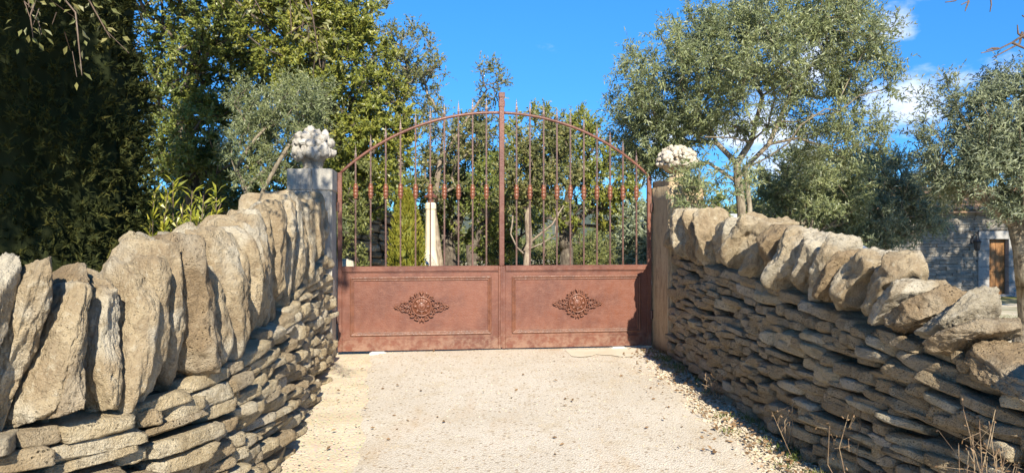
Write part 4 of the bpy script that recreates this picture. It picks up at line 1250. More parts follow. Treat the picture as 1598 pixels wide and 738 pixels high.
cypress('thuja_bush', 'clipped yellow-green conifer seen through the left leaf', 'conifer', base_at(634, 10.9), .27, 1.93, 42000, M['thuja_leaf'], 71, .032, .010, .12, 1.0, 2.0, .05)

# stub of rubble wall in the shade, cream post and rocks behind the left leaf
W3 = Wall([(-3.6, 12.9, 1.75), (-2.9, 12.95, 1.72), (-2.35, 13.0, 1.7), (-2.0, 13.02, 1.6)], 1)
w3 = thing('rubble_wall', (-2.6, 13, 0), 'rubble stone wall in deep shade behind the left leaf', 'wall')
core(W3, w3, .12, .3)
body_stones(W3, w3, 37, .10, (.16, .36), (M['wallstone_brown'], M['rust_cope'], M['cope']), .26, .02)
def cream_post():
    c = base_at(672, 12.0); root = thing('lantern_post', c, 'cream rendered post with a small rusty roof behind the left leaf', 'post')
    T = lambda x, y, z: (c[0] + x, c[1] + y, c[2] + z)
    vs, fs = [], []
    prof = [(.20, 0), (.185, .45), (.14, .75), (.09, 1.05), (.078, 1.70), (.09, 1.72), (.09, 1.79), (.07, 1.82)]
    mb = MB(); mb.lathe(prof, 14, T); mb.build('post', M['cream'], root)
    mb = MB(); mb.lathe([(.05, 1.82), (.05, 1.90), (.10, 1.90), (.105, 1.92), (.02, 1.99)], 4, T); mb.build('cap', M['frame'], root)
cream_post()
def boulder(label, px, py, Y, dims, seed, mat='white_rock'):
    c = ray_pt(px, py, Y); V, F = stone_np(dims, 4, seed, 3, 8, .14, .07, .6)
    x, y = c[0], c[1]; z = gz(x, y)
    tag(link('boulder', np_mesh('boulder', V, F, M[mat]), None, (x, y, c[2])), label, 'boulder', 'pale rocks')
boulder('pale rock showing beside the hinge stile of the left leaf', 534, 464, 9.6, (.5, .4, 1.15), 81)
boulder('cream rock at the foot of the cream post', 668, 445, 11.6, (.46, .4, 1.1), 82)
mb = MB(); mb.tube([ray_pt(641, 425, 11.2), ray_pt(644, 408, 11.2), ray_pt(652, 401, 11.2), ray_pt(660, 403, 11.2), ray_pt(667, 411, 11.2), ray_pt(669, 440, 11.2), (ray_pt(669, 440, 11.2)[0], 11.2, 0)], .022, 7)
tag(mb.build('hose', M['hose'], None, smooth=True), 'dark blue hose arching over the cream rock', 'hose')

# ---- the big olive on the right and its neighbours
b = base_at(1158, 8.9)
def rp_(px, py, Y=8.9): return ray_pt(px, py, Y)
tree('olive_tree', 'large silvery olive with spreading bare limbs behind the right wall', 'olive tree', b,
     [[b, b + [0, 0, .8], rp_(1157, 325), rp_(1152, 285)], [b + [.10, .02, .1], rp_(1170, 325), rp_(1166, 285), rp_(1163, 262)], [rp_(1152, 285), rp_(1165, 262), rp_(1200, 245), rp_(1232, 222, 8.7), rp_(1250, 195, 8.6)], [rp_(1153, 280), rp_(1150, 255), rp_(1172, 222, 8.9), rp_(1180, 190, 9), rp_(1190, 150, 9)],
      [rp_(1160, 265), rp_(1200, 225, 9.1), rp_(1215, 190, 9.2), rp_(1240, 130, 9.3), rp_(1290, 80, 9.3)], [rp_(1150, 262), rp_(1120, 225, 9), rp_(1095, 180, 9), rp_(1060, 130, 9)], [rp_(1215, 200, 9.1), rp_(1270, 180, 9), rp_(1310, 175, 9), rp_(1340, 150, 9)], [rp_(1172, 222), rp_(1140, 215, 8.5), rp_(1100, 214, 8.3)]],
     [E(1065, 125, 9, 95, 75, .95), E(1000, 150, 9, 45, 50, .6), E(1150, 120, 8.8, 95, 95, 1.1), E(1250, 75, 9.2, 100, 75, 1.1), E(1335, 55, 9.3, 50, 55, .7), E(1215, 25, 9, 110, 40, 1.0), E(1085, 35, 9, 35, 38, .5), E(1030, 220, 9.2, 62, 48, .6),
      E(1290, 175, 9.2, 65, 60, .7), E(1330, 215, 9.4, 40, 45, .5), E(1350, 120, 9.3, 42, 35, .5), E(1115, 290, 8.1, 48, 38, .4), E(1290, 225, 9.4, 50, 35, .5), E(1102, 285, 7.85, 26, 34, .22), E(1094, 305, 7.8, 26, 24, .2), E(1110, 270, 8.1, 34, 30, .3), E(1015, 235, 9.3, 42, 40, .5), E(1108, 305, 8.3, 40, 28, .3), E(1035, 248, 9.3, 45, 35, .5), E(1060, 215, 9.2, 50, 40, .5), E(1010, 205, 9.2, 50, 45, .5), E(1380, 70, 9.3, 25, 35, .4)],
     780, None, M['olive_leaf'], M['olive_bark'], .062, 51, 8, 15, .25, .066, .0150, .46, .9, 'olive trees by the walls', wig=.16, rmin=.005)
# second stem of the twin trunk
b = base_at(1250, 12)
tree('olive_tree', 'mid green olive directly right of the twin trunk, low behind the slabs', 'olive tree', b, [[b, b + [0, 0, .9]]],
     [E(1230, 275, 12, 60, 38, .8), E(1270, 320, 12, 75, 38, .8), E(1215, 318, 12.2, 45, 25, .6), E(1300, 285, 12.4, 50, 45, .8)], 330, None, M['olive_leaf'], M['olive_bark'], .08, 52, 9, 13, .24, .06, .016, .5, 1, 'olive trees by the walls')
b = base_at(1375, 13.2)
tree('olive_tree', 'dark grey-green olive between the slabs and the stone house', 'olive tree', b, [[b, b + [0, 0, .9], b + [.1, 0, 1.6]]],
     [E(1360, 290, 13.2, 65, 50, .9), E(1400, 330, 13, 70, 45, .9), E(1330, 345, 12.8, 60, 45, .8), E(1385, 262, 13.2, 30, 30, .6), E(1432, 330, 13.4, 42, 32, .7), E(1300, 375, 12.6, 50, 30, .6), E(1370, 372, 13, 40, 25, .6)], 480, None, M['olive_leaf_grey'], M['olive_bark'], .1, 53, 9, 13, .26, .06, .017, .42, 1, 'olive trees by the walls')
b = base_at(1610, 8.6)
tree('olive_tree', 'silver olive overhanging the door of the stone house', 'olive tree', b, [[b, b + [-.05, 0, .9], ray_pt(1596, 390, 8.6), ray_pt(1585, 350, 8.6)], [ray_pt(1590, 370, 8.6), ray_pt(1605, 300, 8.6), ray_pt(1580, 240, 8.6)], [ray_pt(1588, 360, 8.6), ray_pt(1545, 320, 8.5), ray_pt(1520, 280, 8.5)]],
     [E(1520, 205, 8.7, 75, 55, .8), E(1600, 185, 8.7, 90, 70, .9), E(1560, 268, 8.6, 85, 52, .8), E(1478, 152, 8.7, 40, 22, .4), E(1640, 270, 8.6, 90, 90, .9), E(1612, 335, 8.4, 45, 25, .5), E(1500, 260, 8.7, 45, 50, .6), E(1590, 125, 8.7, 30, 35, .4)],
     430, None, M['olive_leaf_grey'], M['olive_bark'], .10, 54, 9, 15, .25, .066, .0150, .5, 1, 'olive trees by the walls', wig=.16)
for k, (px, py, Y, rx, ry, lab, mt) in enumerate(((1300, 300, 30, 90, 60, 'far dull oak behind the mid green olive', 'oak_leaf_dull'), (1460, 305, 38, 60, 30, 'far oak showing over the roof of the stone house', 'oak_leaf_dull'), (1190, 320, 34, 90, 45, 'far oak behind the trunks of the large olive', 'oak_leaf'), (1040, 350, 36, 60, 30, 'far oak glimpsed beyond the ochre pillar', 'oak_leaf_dull'))):
    b = base_at(px, Y)
    tree('far_oak', lab, 'tree', b, [[b, b + [0, 0, 1.2], b + [0, 0, 2.0]]], [E(px, py, Y, rx, ry, 2), E(px - rx * .6, py + ry * .4, Y, rx * .6, ry * .7, 1.5), E(px + rx * .6, py + ry * .4, Y, rx * .6, ry * .7, 1.5), E(px, py + ry, Y, rx * .9, ry * .6, 1.5)], 200, None, M[mt], M['oak_bark'], .16, 90 + k, 8, 9, .5, .13, .06, .4, .5, 'far oaks on the right', rmin=.015)

# far wood beyond everything: one mass nobody could count
def far_wood():
    rg = np.random.RandomState(77); n = 1500
    a = R(1) * rg.uniform(-62, 62, n); d = rg.uniform(45, 120, n)
    c = np.column_stack([d * np.sin(a), d * np.cos(a), np.zeros(n)]); c[:, 2] = terrain(c[:, 0], c[:, 1])
    h = rg.uniform(1.2, 3.6, n)
    P = c[:, None] + rg.normal(size=(n, 70, 3)) * np.array([1.1, 1.1, .38]) * h[:, None, None] * .42 + np.array([0, 0, 1]) * h[:, None, None] * .55
    tint = rg.normal(.5, .15, (n, 70)) + rg.normal(0, .2, (n, 1))
    tag(link('far_wood', leaf_mesh('far_wood', P.reshape(-1, 3), rg.normal(size=(n * 70, 3)), .34, .2, M['shrub_leaf'], rg, tint.ravel(), tri=True)), kind='stuff')
far_wood()

# ---- trees standing outside the frame: their boughs hang in at the top, their crowns throw the shade
def hanging_oak():
    rg = np.random.RandomState(91)
    b = np.array([-4.9, 1.0, 0.]); root = thing('oak_tree', b, 'oak outside the frame whose leafy twigs hang in at the upper left', 'tree')
    ells = [(-3.35, 1.7, 4.9, .95, 1.2, .95), (-3.6, 1.2, 5.4, 1.5, 1.4, 1.3), (-1.5, 2.3, 5.1, .8, .9, .55), (-4.6, 1.5, 5.6, 1.4, 1.5, 1.3), (-3.5, 2.6, 4.7, .9, .8, .7), (-1.75, 3.5, 5.1, .55, .6, .5), (-2.1, 3.2, 5.3, .5, .6, .4)]
    cl, own = sample_crown(ells, 330, rg, .35, 1.1, 1.5, 91)
    hang = []    # twigs seen in the photograph: start px, end px, depth
    for (x0, y0, x1, y1, Y) in ((75, -60, 52, 62, 3.6), (60, -50, 128, 118, 3.4), (95, -60, 172, 60, 3.4), (5, -40, 45, 12, 3.3), (400, -60, 455, 55, 3.9), (430, -60, 497, 84, 3.9), (360, -70, 410, 22, 3.8), (455, -40, 500, 105, 3.9), (300, -60, 350, 4, 3.9)):
        hang.append((ray_pt(x0, y0, Y), ray_pt(x1, y1, Y)))
    chains, nodes = grow([[b, b + [.1, .1, 2], b + [.4, .3, 4.2], b + [1.0, .5, 5.0]]], cl, rg, .17)
    mb = MB()
    for P, rr in chains: mb.tube(P, rr, 6 if rr[0] > .03 else 4, False)
    mb.build('trunk', M['oak_bark'], root, smooth=True)
    mb = MB(); PB, AX = [], []
    for s, e in hang:
        j = np.argmin(np.linalg.norm(nodes - s - np.array([0, 0, 1.2]), axis=1))
        a = nodes[j]; mid = (a + s) / 2 + np.array([0, .05, .15]); m2 = (s + e) / 2 + np.array([.05, 0, .03]) * (1 if e[0] > s[0] else -1) + rg.normal(size=3) * .02
        mb.tube([a, mid, s, m2, e], [.012, .009, .006, .004, .002], 4, False)
        nl = int(22 + 40 * np.linalg.norm(e - s))
        for k in range(nl):
            f = rg.uniform(-.2, 1.02); p = s + (e - s) * f + (m2 - (s + e) / 2) * (1 - (2*f-1)**2)
            sp = rg.normal(size=3) * np.array([1, .7, .6]); sp = unit(sp)
            q = p + sp * rg.uniform(0, .09)
            PB.append(q); AX.append(sp * .9 + unit(e - s) * .7)
        for k in range(5):
            f = rg.uniform(0, .9); p = s + (e - s) * f; mb.tube([p, p + unit(rg.normal(size=3) + unit(e - s)) * rg.uniform(.06, .16)], [.003, .0015], 3, False)
    mb.build('hanging_twigs', M['twig'], root, smooth=True)
    PB = np.array(PB)
    link('hanging_leaves', leaf_mesh('hanging_leaves', PB - b, np.array(AX), .042, .019, M['oak_leaf_dull'], rg, rg.normal(.55, .2, len(PB)), .6, .15), root)
    nC = len(cl); td = unit(rg.normal(size=(nC, 9, 1, 3))); f = rg.uniform(0, 1, (nC, 9, 14, 1))
    P = cl[:, None, None] + td * f * .36
    link('crown', leaf_mesh('crown', P.reshape(-1, 3) - b, rg.normal(size=(nC * 126, 3)), .06, .032, M['oak_leaf'], rg, rg.normal(.5, .2, nC * 126), tri=True), root)
hanging_oak()
def shade_tree(label, b, ells, n, seed):
    tree('oak_tree', label, 'tree', b, [[b, b + [0, 0, 2], b + [.2, 0, 4]]], ells, n, None, M['oak_leaf'], M['oak_bark'], .2, seed, 9, 11, .42, .11, .06, .4, .8, 'oaks standing outside the frame')
shade_tree('oak outside the frame shading the grey-green olive', np.array([9.2, 5.6, -.3]), [(8.5, 6.0, 6.0, 2.2, 2.2, 1.7), (8.9, 5.9, 7.6, 1.8, 1.8, 1.4), (8.2, 5.0, 7.6, 1.6, 1.6, 1.2)], 330, 95)
shade_tree('oak outside the frame shading the stone house', np.array([21.0, 16.0, -.8]), [(19.5, 16, 6.5, 3.2, 3, 2.6), (23.5, 16.5, 6.5, 3.2, 3, 2.8), (21, 16, 9.5, 3.4, 3, 2.2), (17.6, 15.5, 8.6, 2.4, 2.2, 2.4), (22, 15.5, 4.0, 3.2, 2, 1.6)], 620, 96)
def bare_tree():
    rg = np.random.RandomState(97); b = np.array([4.9, 4.3, -.2]); root = thing('bare_tree', b, 'leafless tree outside the frame reaching thin twigs in at the upper right', 'tree')
    mb = MB(); mb.tube([b, b + [.05, 0, 1.5], b + [-.1, .05, 2.6], b + [-.3, .1, 3.6], b + [-.9, .1, 4.4]], [.09, .08, .065, .045, .02], 8); 
    mb.tube([b + [-.05, .03, 2.2], b + [-.6, .1, 2.75], ray_pt(1660, 25, 4.4), ray_pt(1625, 40, 4.4)], [.05, .035, .02, .012], 6, False); mb.build('trunk', M['oak_bark'], root, smooth=True)
    mb = MB()
    st = ray_pt(1625, 40, 4.4); top = b + np.array([-.9, .1, 4.4])
    for pts in (((1625, 40), (1598, 52), (1580, 68), (1560, 76), (1533, 84)), ((1598, 52), (1590, 66), (1570, 78), (1548, 90)), ((1580, 68), (1600, 78), (1612, 74)), ((1560, 76), (1548, 76), (1538, 79)), ((1625, 40), (1604, 28), (1597, 24)), ((1598, 60), (1592, 50), (1588, 40))):
        P = [ray_pt(x, y, 4.4) + rg.normal(size=3) * .006 for x, y in pts]; mb.tube(P, np.linspace(.0085, .003, len(P)), 5, False)
    for pts in (((1560, -40), (1545, -12), (1547, 8), (1545, 19)), ((1500, -40), (1505, -8), (1490, 2), (1475, 4)), ((1505, -8), (1512, 2), (1500, 8)), ((1512, 2), (1508, 12), (1506, 18))):
        P = [ray_pt(x, y, 4.4) for x, y in pts]; mb.tube(P, np.linspace(.006, .003, len(P)), 5, False)
    for e in ((1560, -40), (1500, -40)):
        q = ray_pt(*e, 4.4); mb.tube([top, (top + q) / 2 + np.array([0, 0, .1]), q], [.018, .01, .006], 5, False)
    mb.build('twigs', M['twig'], root, smooth=True)
bare_tree()

# ------------------------------------------------------------------ stone house on the right
def house():
    Y = 28.0; z0 = -1.15; H = 3.15
    xa, xb = 13.6, 24.5
    dx0, dx1 = (1543 - 799) / FPX * Y, (1573 - 799) / FPX * Y
    root = thing('stone_house', (xa, Y, z0), 'low grey stone house with a wooden door in the shade behind the olives', 'house')
    jw = .42; sx0, sx1 = dx0 - jw, dx1 + jw; st = z0 + 2.42
    mb = MB(); mb.box((xa, Y + .14, z0 - .3), (sx0 + .1, Y + 6, z0 + H)); mb.box((sx1 - .1, Y + .14, z0 - .3), (xb, Y + 6, z0 + H)); mb.box((sx0 + .1, Y + .14, st - .1), (sx1 - .1, Y + 6, z0 + H)); mb.box((sx0 + .1, Y + .5, z0 - .3), (sx1 - .1, Y + 6, st - .1))
    mb.build('wall', M['core'], root)
    rg = np.random.RandomState(55); items = []
    z = z0 - .1
    while z < z0 + H - .02:
        h = rg.uniform(.065, .13); x = xa + rg.uniform(-.3, 0)
        while x < xb:
            l = rg.uniform(.25, .7)
            a, bb = x, min(x + l, xb)
            if z < st:
                if a < sx0 and bb > sx0: bb = sx0
                elif a < sx1 and bb > sx1: a = sx1
                elif a >= sx0 and bb <= sx1: x += l; continue
            if bb - a > .06: items.append((a + .006, bb - .006, z + .006, z + h - .004, rg.uniform(-.035, .03)))
            x += l
        z += h
    def vis(it): return 0 if 14.4 < it[0] < 19.6 else 1
    items.sort(key=lambda it: (vis(it), -(it[1] - it[0]) * (it[3] - it[2])))
    def sv_(it):
        a, bb, c, d, pr = it; w = np.array([bb - a, .2, d - c]); V = ICO[2][0]
        r = (np.abs(V) ** 8).sum(1) ** (-1 / 8)
        bxv = np.array([[x, y, zz] for x in (-.5, .5) for y in (-.5, .5) for zz in (-.5, .5)])
        bxv = bxv + rg.uniform(-.07, .07, bxv.shape) * np.array([.4, .5, 1.2])
        return bxv * w + np.array([(a + bb) / 2, Y + .1 + pr, (c + d) / 2])
    BF = np.array([[0, 1, 3, 2], [4, 6, 7, 5], [0, 4, 5, 1], [2, 3, 7, 6], [0, 2, 6, 4], [1, 5, 7, 3]])
    rest = []; off = np.array(root.location)
    for i, it in enumerate(items):
        V = sv_(it)
        if i < 299:
            c = V.mean(0); link('stone', np_mesh('stone', V - c, BF, M['backstone'], False), root, Vector(c - off))
        else: rest.append(V - off)
    n = len(rest)
    o = link('small_stones', np_mesh('small_stones', np.concatenate(rest), np.concatenate([BF + 8 * k for k in range(n)]), M['backstone'], False), root); o['kind'] = 'stuff'
    for s, x0, x1 in ((0, sx0, dx0), (1, dx1, sx1)):
        zz = z0
        for k, hh in enumerate((.62, .48, .6, .43) if s == 0 else (.5, .6, .45, .58)):
            mb = MB(); mb.box((x0 + .004, Y - .05 - .004 * (k % 2), zz + .004), (x1 - .004, Y + .32, zz + hh - .004)); mb.build('jamb_block', M['block'], root, bevel=.012); zz += hh
    mb = MB(); mb.box((sx0 + .03, Y - .052, z0 + 2.135), (sx1 - .03, Y + .32, st + .02)); mb.build('lintel', M['block'], root, bevel=.012)
    mb = MB(); mb.box((sx0 - .1, Y - .45, z0 - .1), (sx1 + .1, Y - .06, z0 + .07)); mb.build('doorstep', M['block'], root, bevel=.015)
    mb = MB(); mb.box((dx0, Y + .2, z0 + .0), (dx1, Y + .26, z0 + 2.13)); door = mb.build('door', M['wood'], root)
    nb = 4; w = (dx1 - dx0 - .01) / nb
    for k in range(nb):
        for za, zb in ((z0 + .02, z0 + .86), (z0 + .90, z0 + 2.12)):
            mb = MB(); mb.box((dx0 + .005 + w * k + .004, Y + .175, za), (dx0 + .005 + w * (k + 1) - .004, Y + .199, zb)); mb.build('plank', M['wood'], door, bevel=.004)
    mb = MB(); mb.tube([(dx0 + .07, Y + .13, z0 + 1.02), (dx0 + .18, Y + .13, z0 + 1.02)], .014, 6); mb.tube([(dx0 + .07, Y + .175, z0 + 1.02), (dx0 + .07, Y + .13, z0 + 1.02)], .012, 6); mb.build('handle', M['blackiron'], door)
    # wall lantern
    lx, lz = (1517 - 799) / FPX * Y, z0 + 1.72
    ln = thing('wall_lantern', (lx, Y, lz), 'black iron lantern on a bracket beside the wooden door', 'lantern')
    T = lambda x, y, z: (lx + x, Y - .3 + y, lz + z)
    mb = MB(); mb.lathe([(.03, -.02), (.09, .0), (.14, .30), (.15, .31), (.17, .33), (.05, .45), (.02, .5)], 6, T); mb.build('lamp', M['blackiron'], ln)
    mb = MB(); mb.tube([T(0, 0, .5), T(0, .05, .58), T(0, .2, .55), T(0, .3, .42)], .016, 6); mb.box((lx - .05, Y - .02, lz + .25), (lx + .05, Y + .06, lz + .55)); mb.build('bracket', M['blackiron'], ln)
    # roof of canal tiles, laid in rows up the slope
    rf = None
    mb = MB(); mb.add([(xa - .3, Y - .35, z0 + H + .02), (xb + .3, Y - .35, z0 + H + .02), (xb + .3, Y + 3.2, z0 + H + 1.05), (xa - .3, Y + 3.2, z0 + H + 1.05), (xb + .3, Y + 6.4, z0 + H + .02), (xa - .3, Y + 6.4, z0 + H + .02),
                       (xa - .3, Y - .35, z0 + H - .04), (xb + .3, Y - .35, z0 + H - .04), (xb + .3, Y + 6.4, z0 + H - .04), (xa - .3, Y + 6.4, z0 + H - .04)],
                      [(0, 1, 2, 3), (3, 2, 4, 5), (7, 6, 9, 8), (6, 7, 1, 0), (8, 9, 5, 4), (6, 0, 3, 5, 9), (7, 8, 4, 2, 1)])
    rf = mb.build('roof', M['rooftile'], root)
    sl = Vector((0, 3.55, 1.03)); sn = Vector((0, -1.03, 3.55)).normalized()
    x = xa - .25; tile_me = None
    vs = []; rows, n = 8, 6
    ln_ = sl.length / rows * 1.12; sd = sl.normalized()
    for e, r in ((0, .095), (1, .078)):
        for j in range(n + 1):
            a = math.pi * j / n; vs.append(Vector((r * math.cos(a), 0, 0)) + sn * (r * .8 * math.sin(a)) + sd * (ln_ * e) + sn * (.012 * (1 - e)))
    tile_me = np_mesh('tile', np.array(vs), np.array([[j, j + 1, n + 1 + j + 1, n + 1 + j] for j in range(n)]), M['rooftile'], True)
    tiles = []
    x_list = np.arange(xa - .2, xb + .25, .205)
    for xx in x_list:
        for k in range(rows): tiles.append(Vector((xx, Y - .35, z0 + H + .02)) + sl * (k / rows) + sn * .012)
    tiles.sort(key=lambda p: abs(p.x - 17))
    rv = []
    for i, p in enumerate(tiles):
        if i < 290: link('tile', tile_me, rf, p - Vector(root.location))
        else: rv.append(np.array(vs) + np.array(p) - off)
    if rv:
        F0 = np.array([[j, j + 1, n + 1 + j + 1, n + 1 + j] for j in range(n)])
        o = link('tiles', np_mesh('tiles', np.concatenate(rv), np.concatenate([F0 + 2 * (n + 1) * k for k in range(len(rv))]), M['rooftile'], True), rf); o['kind'] = 'stuff'
house()

# standing stone at the right edge of the frame beyond the wall
def standing_stone():
    c = ray_pt(1606, 520, 4.6); V, F = stone_np((.38, .30, 1.5), 5, 610, 3.6, 9, .13, .08, .5)
    tag(link('standing_stone', np_mesh('standing_stone', V, F, M['cope']), None, (c[0] + .05, c[1], .18)), 'upright block standing beyond the end of the right wall', 'stone')
standing_stone()

# ------------------------------------------------------------------ parked vehicles glimpsed over the right wall
def car(name, label, cat, pos, yaw, L, Wd, prof_body, prof_glass):
    """side profiles (x along, z up) swept across the width with a tumblehome"""
    root = thing(name, pos, label, cat, 'white vehicles parked behind the right wall')
    ca, sa = math.cos(yaw), math.sin(yaw)
    def T(x, y, z): return (pos[0] + x * ca - y * sa, pos[1] + x * sa + y * ca, pos[2] + z)
    def hw(z): return Wd / 2 * (1 - .16 * max(0, (z - .9) / .9) - .06 * max(0, (.5 - z)))
    def sweep(prof, name, mat, k=1.0, bev=.03):
        n = len(prof); vs = [T(x, s * hw(z) * k, z) for s in (-1, 1) for x, z in prof]
        mb = MB(); mb.add(vs, [tuple(range(n))[::-1], tuple(range(n, 2 * n))] + [(i, (i + 1) % n, n + (i + 1) % n, n + i) for i in range(n)])
        return mb.build(name, mat, root, bevel=bev, smooth=False)
    sweep(prof_body, 'body', M['white_paint'], 1.0, .05)
    g = prof_glass
    for s in (-1, 1):                                   # side windows
        for a in g['side']:
            mb = MB(); n = len(a); vs = [T(x, s * (hw(z) + .006), z) for x, z in a] + [T(x, s * (hw(z) - .02), z) for x, z in a]
            f = [tuple(range(n)), tuple(range(n, 2 * n))[::-1]] + [(i, n + i, n + (i + 1) % n, (i + 1) % n) for i in range(n)]
            mb.add(vs, f); mb.build('side_window', M['glass'], root)
    for nm, (p, q) in (('windscreen', g['front']), ('rear_window', g['rear'])):
        d = np.array([q[0] - p[0], q[1] - p[1]]); nn = np.array([-d[1], d[0]]); nn = nn / np.linalg.norm(nn)
        if nn[1] < 0: nn = -nn
        mb = MB(); vs = []
        for o in (.008, -.03):
            for (x, z) in (p, q):
                for s in (-1, 1): vs.append(T(x + nn[0] * o, s * (hw(z) - .09), z + nn[1] * o))
        mb.add(vs, [(0, 1, 3, 2), (4, 6, 7, 5), (0, 4, 5, 1), (2, 3, 7, 6), (0, 2, 6, 4), (1, 5, 7, 3)]); mb.build(nm, M['glass'], root)
    for x in (-L * .31, L * .31):
        for s in (-1, 1):
            y = s * (Wd / 2 - .09)
            mb = MB(); mb.lathe([(.2, -.1), (.31, -.1), (.33, -.07), (.33, .07), (.31, .1), (.2, .1)], 20, lambda a, b, c, x=x, y=y: T(x + a, y + c, .33 + b)); w = mb.build('wheel', M['rubber'], root)
            mb = MB(); mb.lathe([(.19, -.104), (.2, -.11), (.06, -.08), (.03, -.09), (.03, .09), (.06, .08), (.2, .11), (.19, .104)], 16, lambda a, b, c, x=x, y=y: T(x + a, y + c, .33 + b)); mb.build('rim', M['chrome'], w)
    for s in (-1, 1):
        mb = MB(); mb.box((L * .47, s * .62 - .16, .62), (L * .5 + .012, s * .62 + .16, .76), T); mb.build('headlight', M['chrome'], root, bevel=.02)
        mb = MB(); mb.box((-L * .5 - .012, s * .66 - .1, .72), (-L * .47, s * .66 + .1, .98), T); mb.build('tail_light', M['redlens'], root, bevel=.02)
        mb = MB(); mb.box((L * .17, s * (Wd / 2 + .02) - .02, 1.0), (L * .22, s * (Wd / 2 + .15), 1.13), T) if s > 0 else mb.box((L * .17, -(Wd / 2 + .15), 1.0), (L * .22, -(Wd / 2 + .0), 1.13), T); mb.build('wing_mirror', M['rubber'], root, bevel=.02)
x, y = (1086 - 799) / FPX * 16.5, 16.5
car('parked_van', 'white van between the ochre pillar and the olive trunk', 'van', (x, y, gz(x, y)), R(-84), 4.4, 1.85,
    [(-2.2, .3), (-2.2, 1.0), (-2.08, 1.75), (-1.9, 1.9), (.75, 1.9), (1.0, 1.82), (1.6, 1.12), (2.12, .92), (2.2, .6), (2.2, .3)],
    {'side': [[(-1.9, 1.12), (-1.82, 1.68), (-.95, 1.68), (-.95, 1.12)], [(-.85, 1.12), (-.85, 1.68), (.1, 1.68), (.1, 1.12)], [(.2, 1.12), (.2, 1.68), (.85, 1.68), (1.3, 1.12)]], 'front': ((1.05, 1.76), (1.55, 1.2)), 'rear': ((-2.19, 1.1), (-2.1, 1.66))})
x, y = (1262 - 799) / FPX * 11.4 - .85, 11.4
car('parked_car', 'white car half hidden behind the slabs under the mid green olive', 'car', (x, y, gz(x, y)), R(-168), 4.1, 1.74,
    [(-2.05, .28), (-2.05, .75), (-1.95, 1.0), (-1.5, 1.38), (-1.2, 1.52), (.2, 1.54), (.5, 1.45), (1.15, .98), (1.9, .84), (2.05, .6), (2.05, .28)],
    {'side': [[(-1.45, 1.0), (-1.2, 1.38), (-.3, 1.42), (-.3, 1.0)], [(-.2, 1.0), (-.2, 1.42), (.3, 1.42), (.9, 1.0)]], 'front': ((.54, 1.4), (1.1, 1.02)), 'rear': ((-1.9, 1.06), (-1.52, 1.35))})

# ------------------------------------------------------------------ verge: gravel, litter, grass, weeds
def scatter_pebbles():
    rg = np.random.RandomState(12); P, sz = [], []
    def addp(x, y, s): P.append((x, y, .012 + s * .15 + float(gslope(y)))); sz.append(s)
    for k in range(5000):
        y = rg.uniform(2.4, 8.4); xr = wall_x(y)
        addp(xr - abs(rg.normal(0, .28)), y, rg.uniform(.005, .0135) * (1.5 if rg.rand() < .08 else 1))
    for k in range(700):
        y = rg.uniform(3.4, 8.2); xl = wall_xl(y) + .1
        addp(xl + abs(rg.normal(0, .22)), y, rg.uniform(.003, .007))
    for k in range(1200):
        y = rg.uniform(3.2, 8.6); x = rg.uniform(-1.5, 1.7); addp(x, y, rg.uniform(.004, .009)); P[-1] = (x, y, .021 + float(gslope(y)))
    P = np.array(P); sz = np.array(sz); n = len(P)
    V, F = ICO[1]
    W = V[None] * (sz[:, None] * rg.uniform(.6, 1.15, (n, 3)))[:, None, :] * np.array([1.15, 1.15, .62]) + P[:, None]
    W = W + rg.normal(size=W.shape) * (sz * .14)[:, None, None]
    FF = (F[None] + (np.arange(n) * len(V))[:, None, None]).reshape(-1, 3)
    tag(link('gravel', np_mesh('gravel', W.reshape(-1, 3), FF, M['pebble'], False, np.repeat(rg.beta(1.6, 1.3, n), len(V)))), kind='stuff')
scatter_pebbles()
def litter():
    rg = np.random.RandomState(14); n = 600
    y = rg.uniform(2.6, 8.5, n); xr = wall_x(y) - .02
    x = xr - np.abs(rg.normal(0, .22, n)); P = np.column_stack([x, y, np.full(n, .026) + rg.uniform(0, .02, n) + gslope(y)])
    m = 60; y2 = rg.uniform(3.4, 8.5, m); P2 = np.column_stack([rg.uniform(-1.6, 1.5, m), y2, np.full(m, .034) + gslope(y2)])
    P = np.concatenate([P, P2]); ax = rg.normal(size=P.shape); ax[:, 2] *= .25
    tag(link('leaf_litter', leaf_mesh('leaf_litter', P, ax, .042, .02, M['dry_leaf'], rg, rg.normal(.5, .25, len(P)), 1.5, .12)), kind='stuff')
litter()
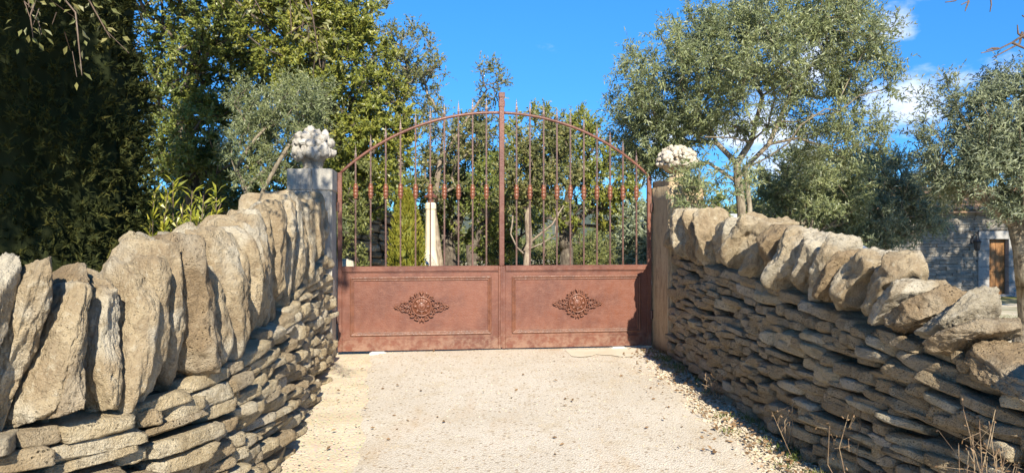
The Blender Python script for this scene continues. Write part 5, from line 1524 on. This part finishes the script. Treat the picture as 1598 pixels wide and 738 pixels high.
def grass():
    rg = np.random.RandomState(15); P, A, T_ = [], [], []
    spots = [(rg.uniform(2.9, 8.4), 1) for _ in range(34)] + [(rg.uniform(3.5, 6), 1) for _ in range(14)] + [(rg.uniform(7.2, 8.3), 1) for _ in range(8)]
    for y, s in spots:
        x = wall_x(y) - .02 - abs(rg.normal(.02, .09))
        tn = rg.uniform(.1, .9); hh = rg.uniform(.5, 1.2)
        for k in range(rg.randint(16, 42)):
            d = rg.normal(size=3) * .55; d[2] = 1
            P.append((x + rg.normal(0, .035), y + rg.normal(0, .05), .012 + float(gslope(y)))); A.append(np.array(d) * hh); T_.append(tn + rg.normal(0, .12))
    for k in range(2600):                                # lawn by the house
        P.append((rg.uniform(7.0, 11), rg.uniform(10, 14.5), 0)); q = P[-1]; P[-1] = (q[0], q[1], gz(q[0], q[1])); d = rg.normal(size=3) * .5; d[2] = 1; A.append(d); T_.append(rg.normal(.3, .15))
    me = leaf_mesh('grass', np.array(P), np.array(A), .055, .006, M['grass_leaf'], rg, np.array(T_), .1, .15)
    tag(link('grass', me), kind='stuff')
grass()
def dry_weed(px, py_top, Y, label, n, seed, h, wide=.12, leaf=12):
    rg = np.random.RandomState(seed); b = base_at(px, Y); b[2] = float(gslope(Y)) + .01
    root = thing('dry_weed', b, label, 'weed', 'dry weeds at the foot of the right wall'); mb = MB(); P = []
    for k in range(n):
        s = b + np.array([rg.normal(0, wide * .3), rg.normal(0, wide * .3), 0]); tp = s + np.array([rg.normal(0, wide), rg.normal(0, wide * .5), h * rg.uniform(.55, 1.0)])
        mid = (s + tp) / 2 + rg.normal(size=3) * .03
        mb.tube([s, mid, tp], [.0034, .0026, .0016], 4, False)
        for j in range(5):
            f = rg.uniform(.5, 1); q = s + (tp - s) * f; e = q + rg.normal(size=3) * .035 + np.array([0, 0, .02]); mb.tube([q, e], [.0012, .0008], 3, False); P.append(e)
        for j in range(leaf): P.append(s + (tp - s) * rg.uniform(0, 1) ** 1.5 + rg.normal(size=3) * .02)
    mb.build('stalk', M['straw'], root)
    P = np.array(P); tag(link('seed_head', leaf_mesh('seed_head', P - b, rg.normal(size=P.shape), .022, .009, M['dry_leaf'], rg, rg.normal(.5, .25, len(P))), root), kind='stuff')
dry_weed(1322, 560, 4.3, 'tall thin dry stalk against the middle of the right wall', 3, 101, .62, .05, 6)
dry_weed(1232, 590, 5.0, 'short reddish dry stalk near the verge of the right wall', 4, 102, .42, .10, 8)
dry_weed(1545, 560, 3.25, 'dense clump of dry straw stalks at the lower corner of the right wall', 20, 103, .78, .15, 12)
dry_weed(1500, 600, 3.4, 'small tuft of dry stalks beside the dense straw clump', 8, 104, .52, .12, 10)
dry_weed(1120, 600, 6.4, 'small dry tuft near the ochre pillar end of the right wall', 6, 105, .22, .08, 8)
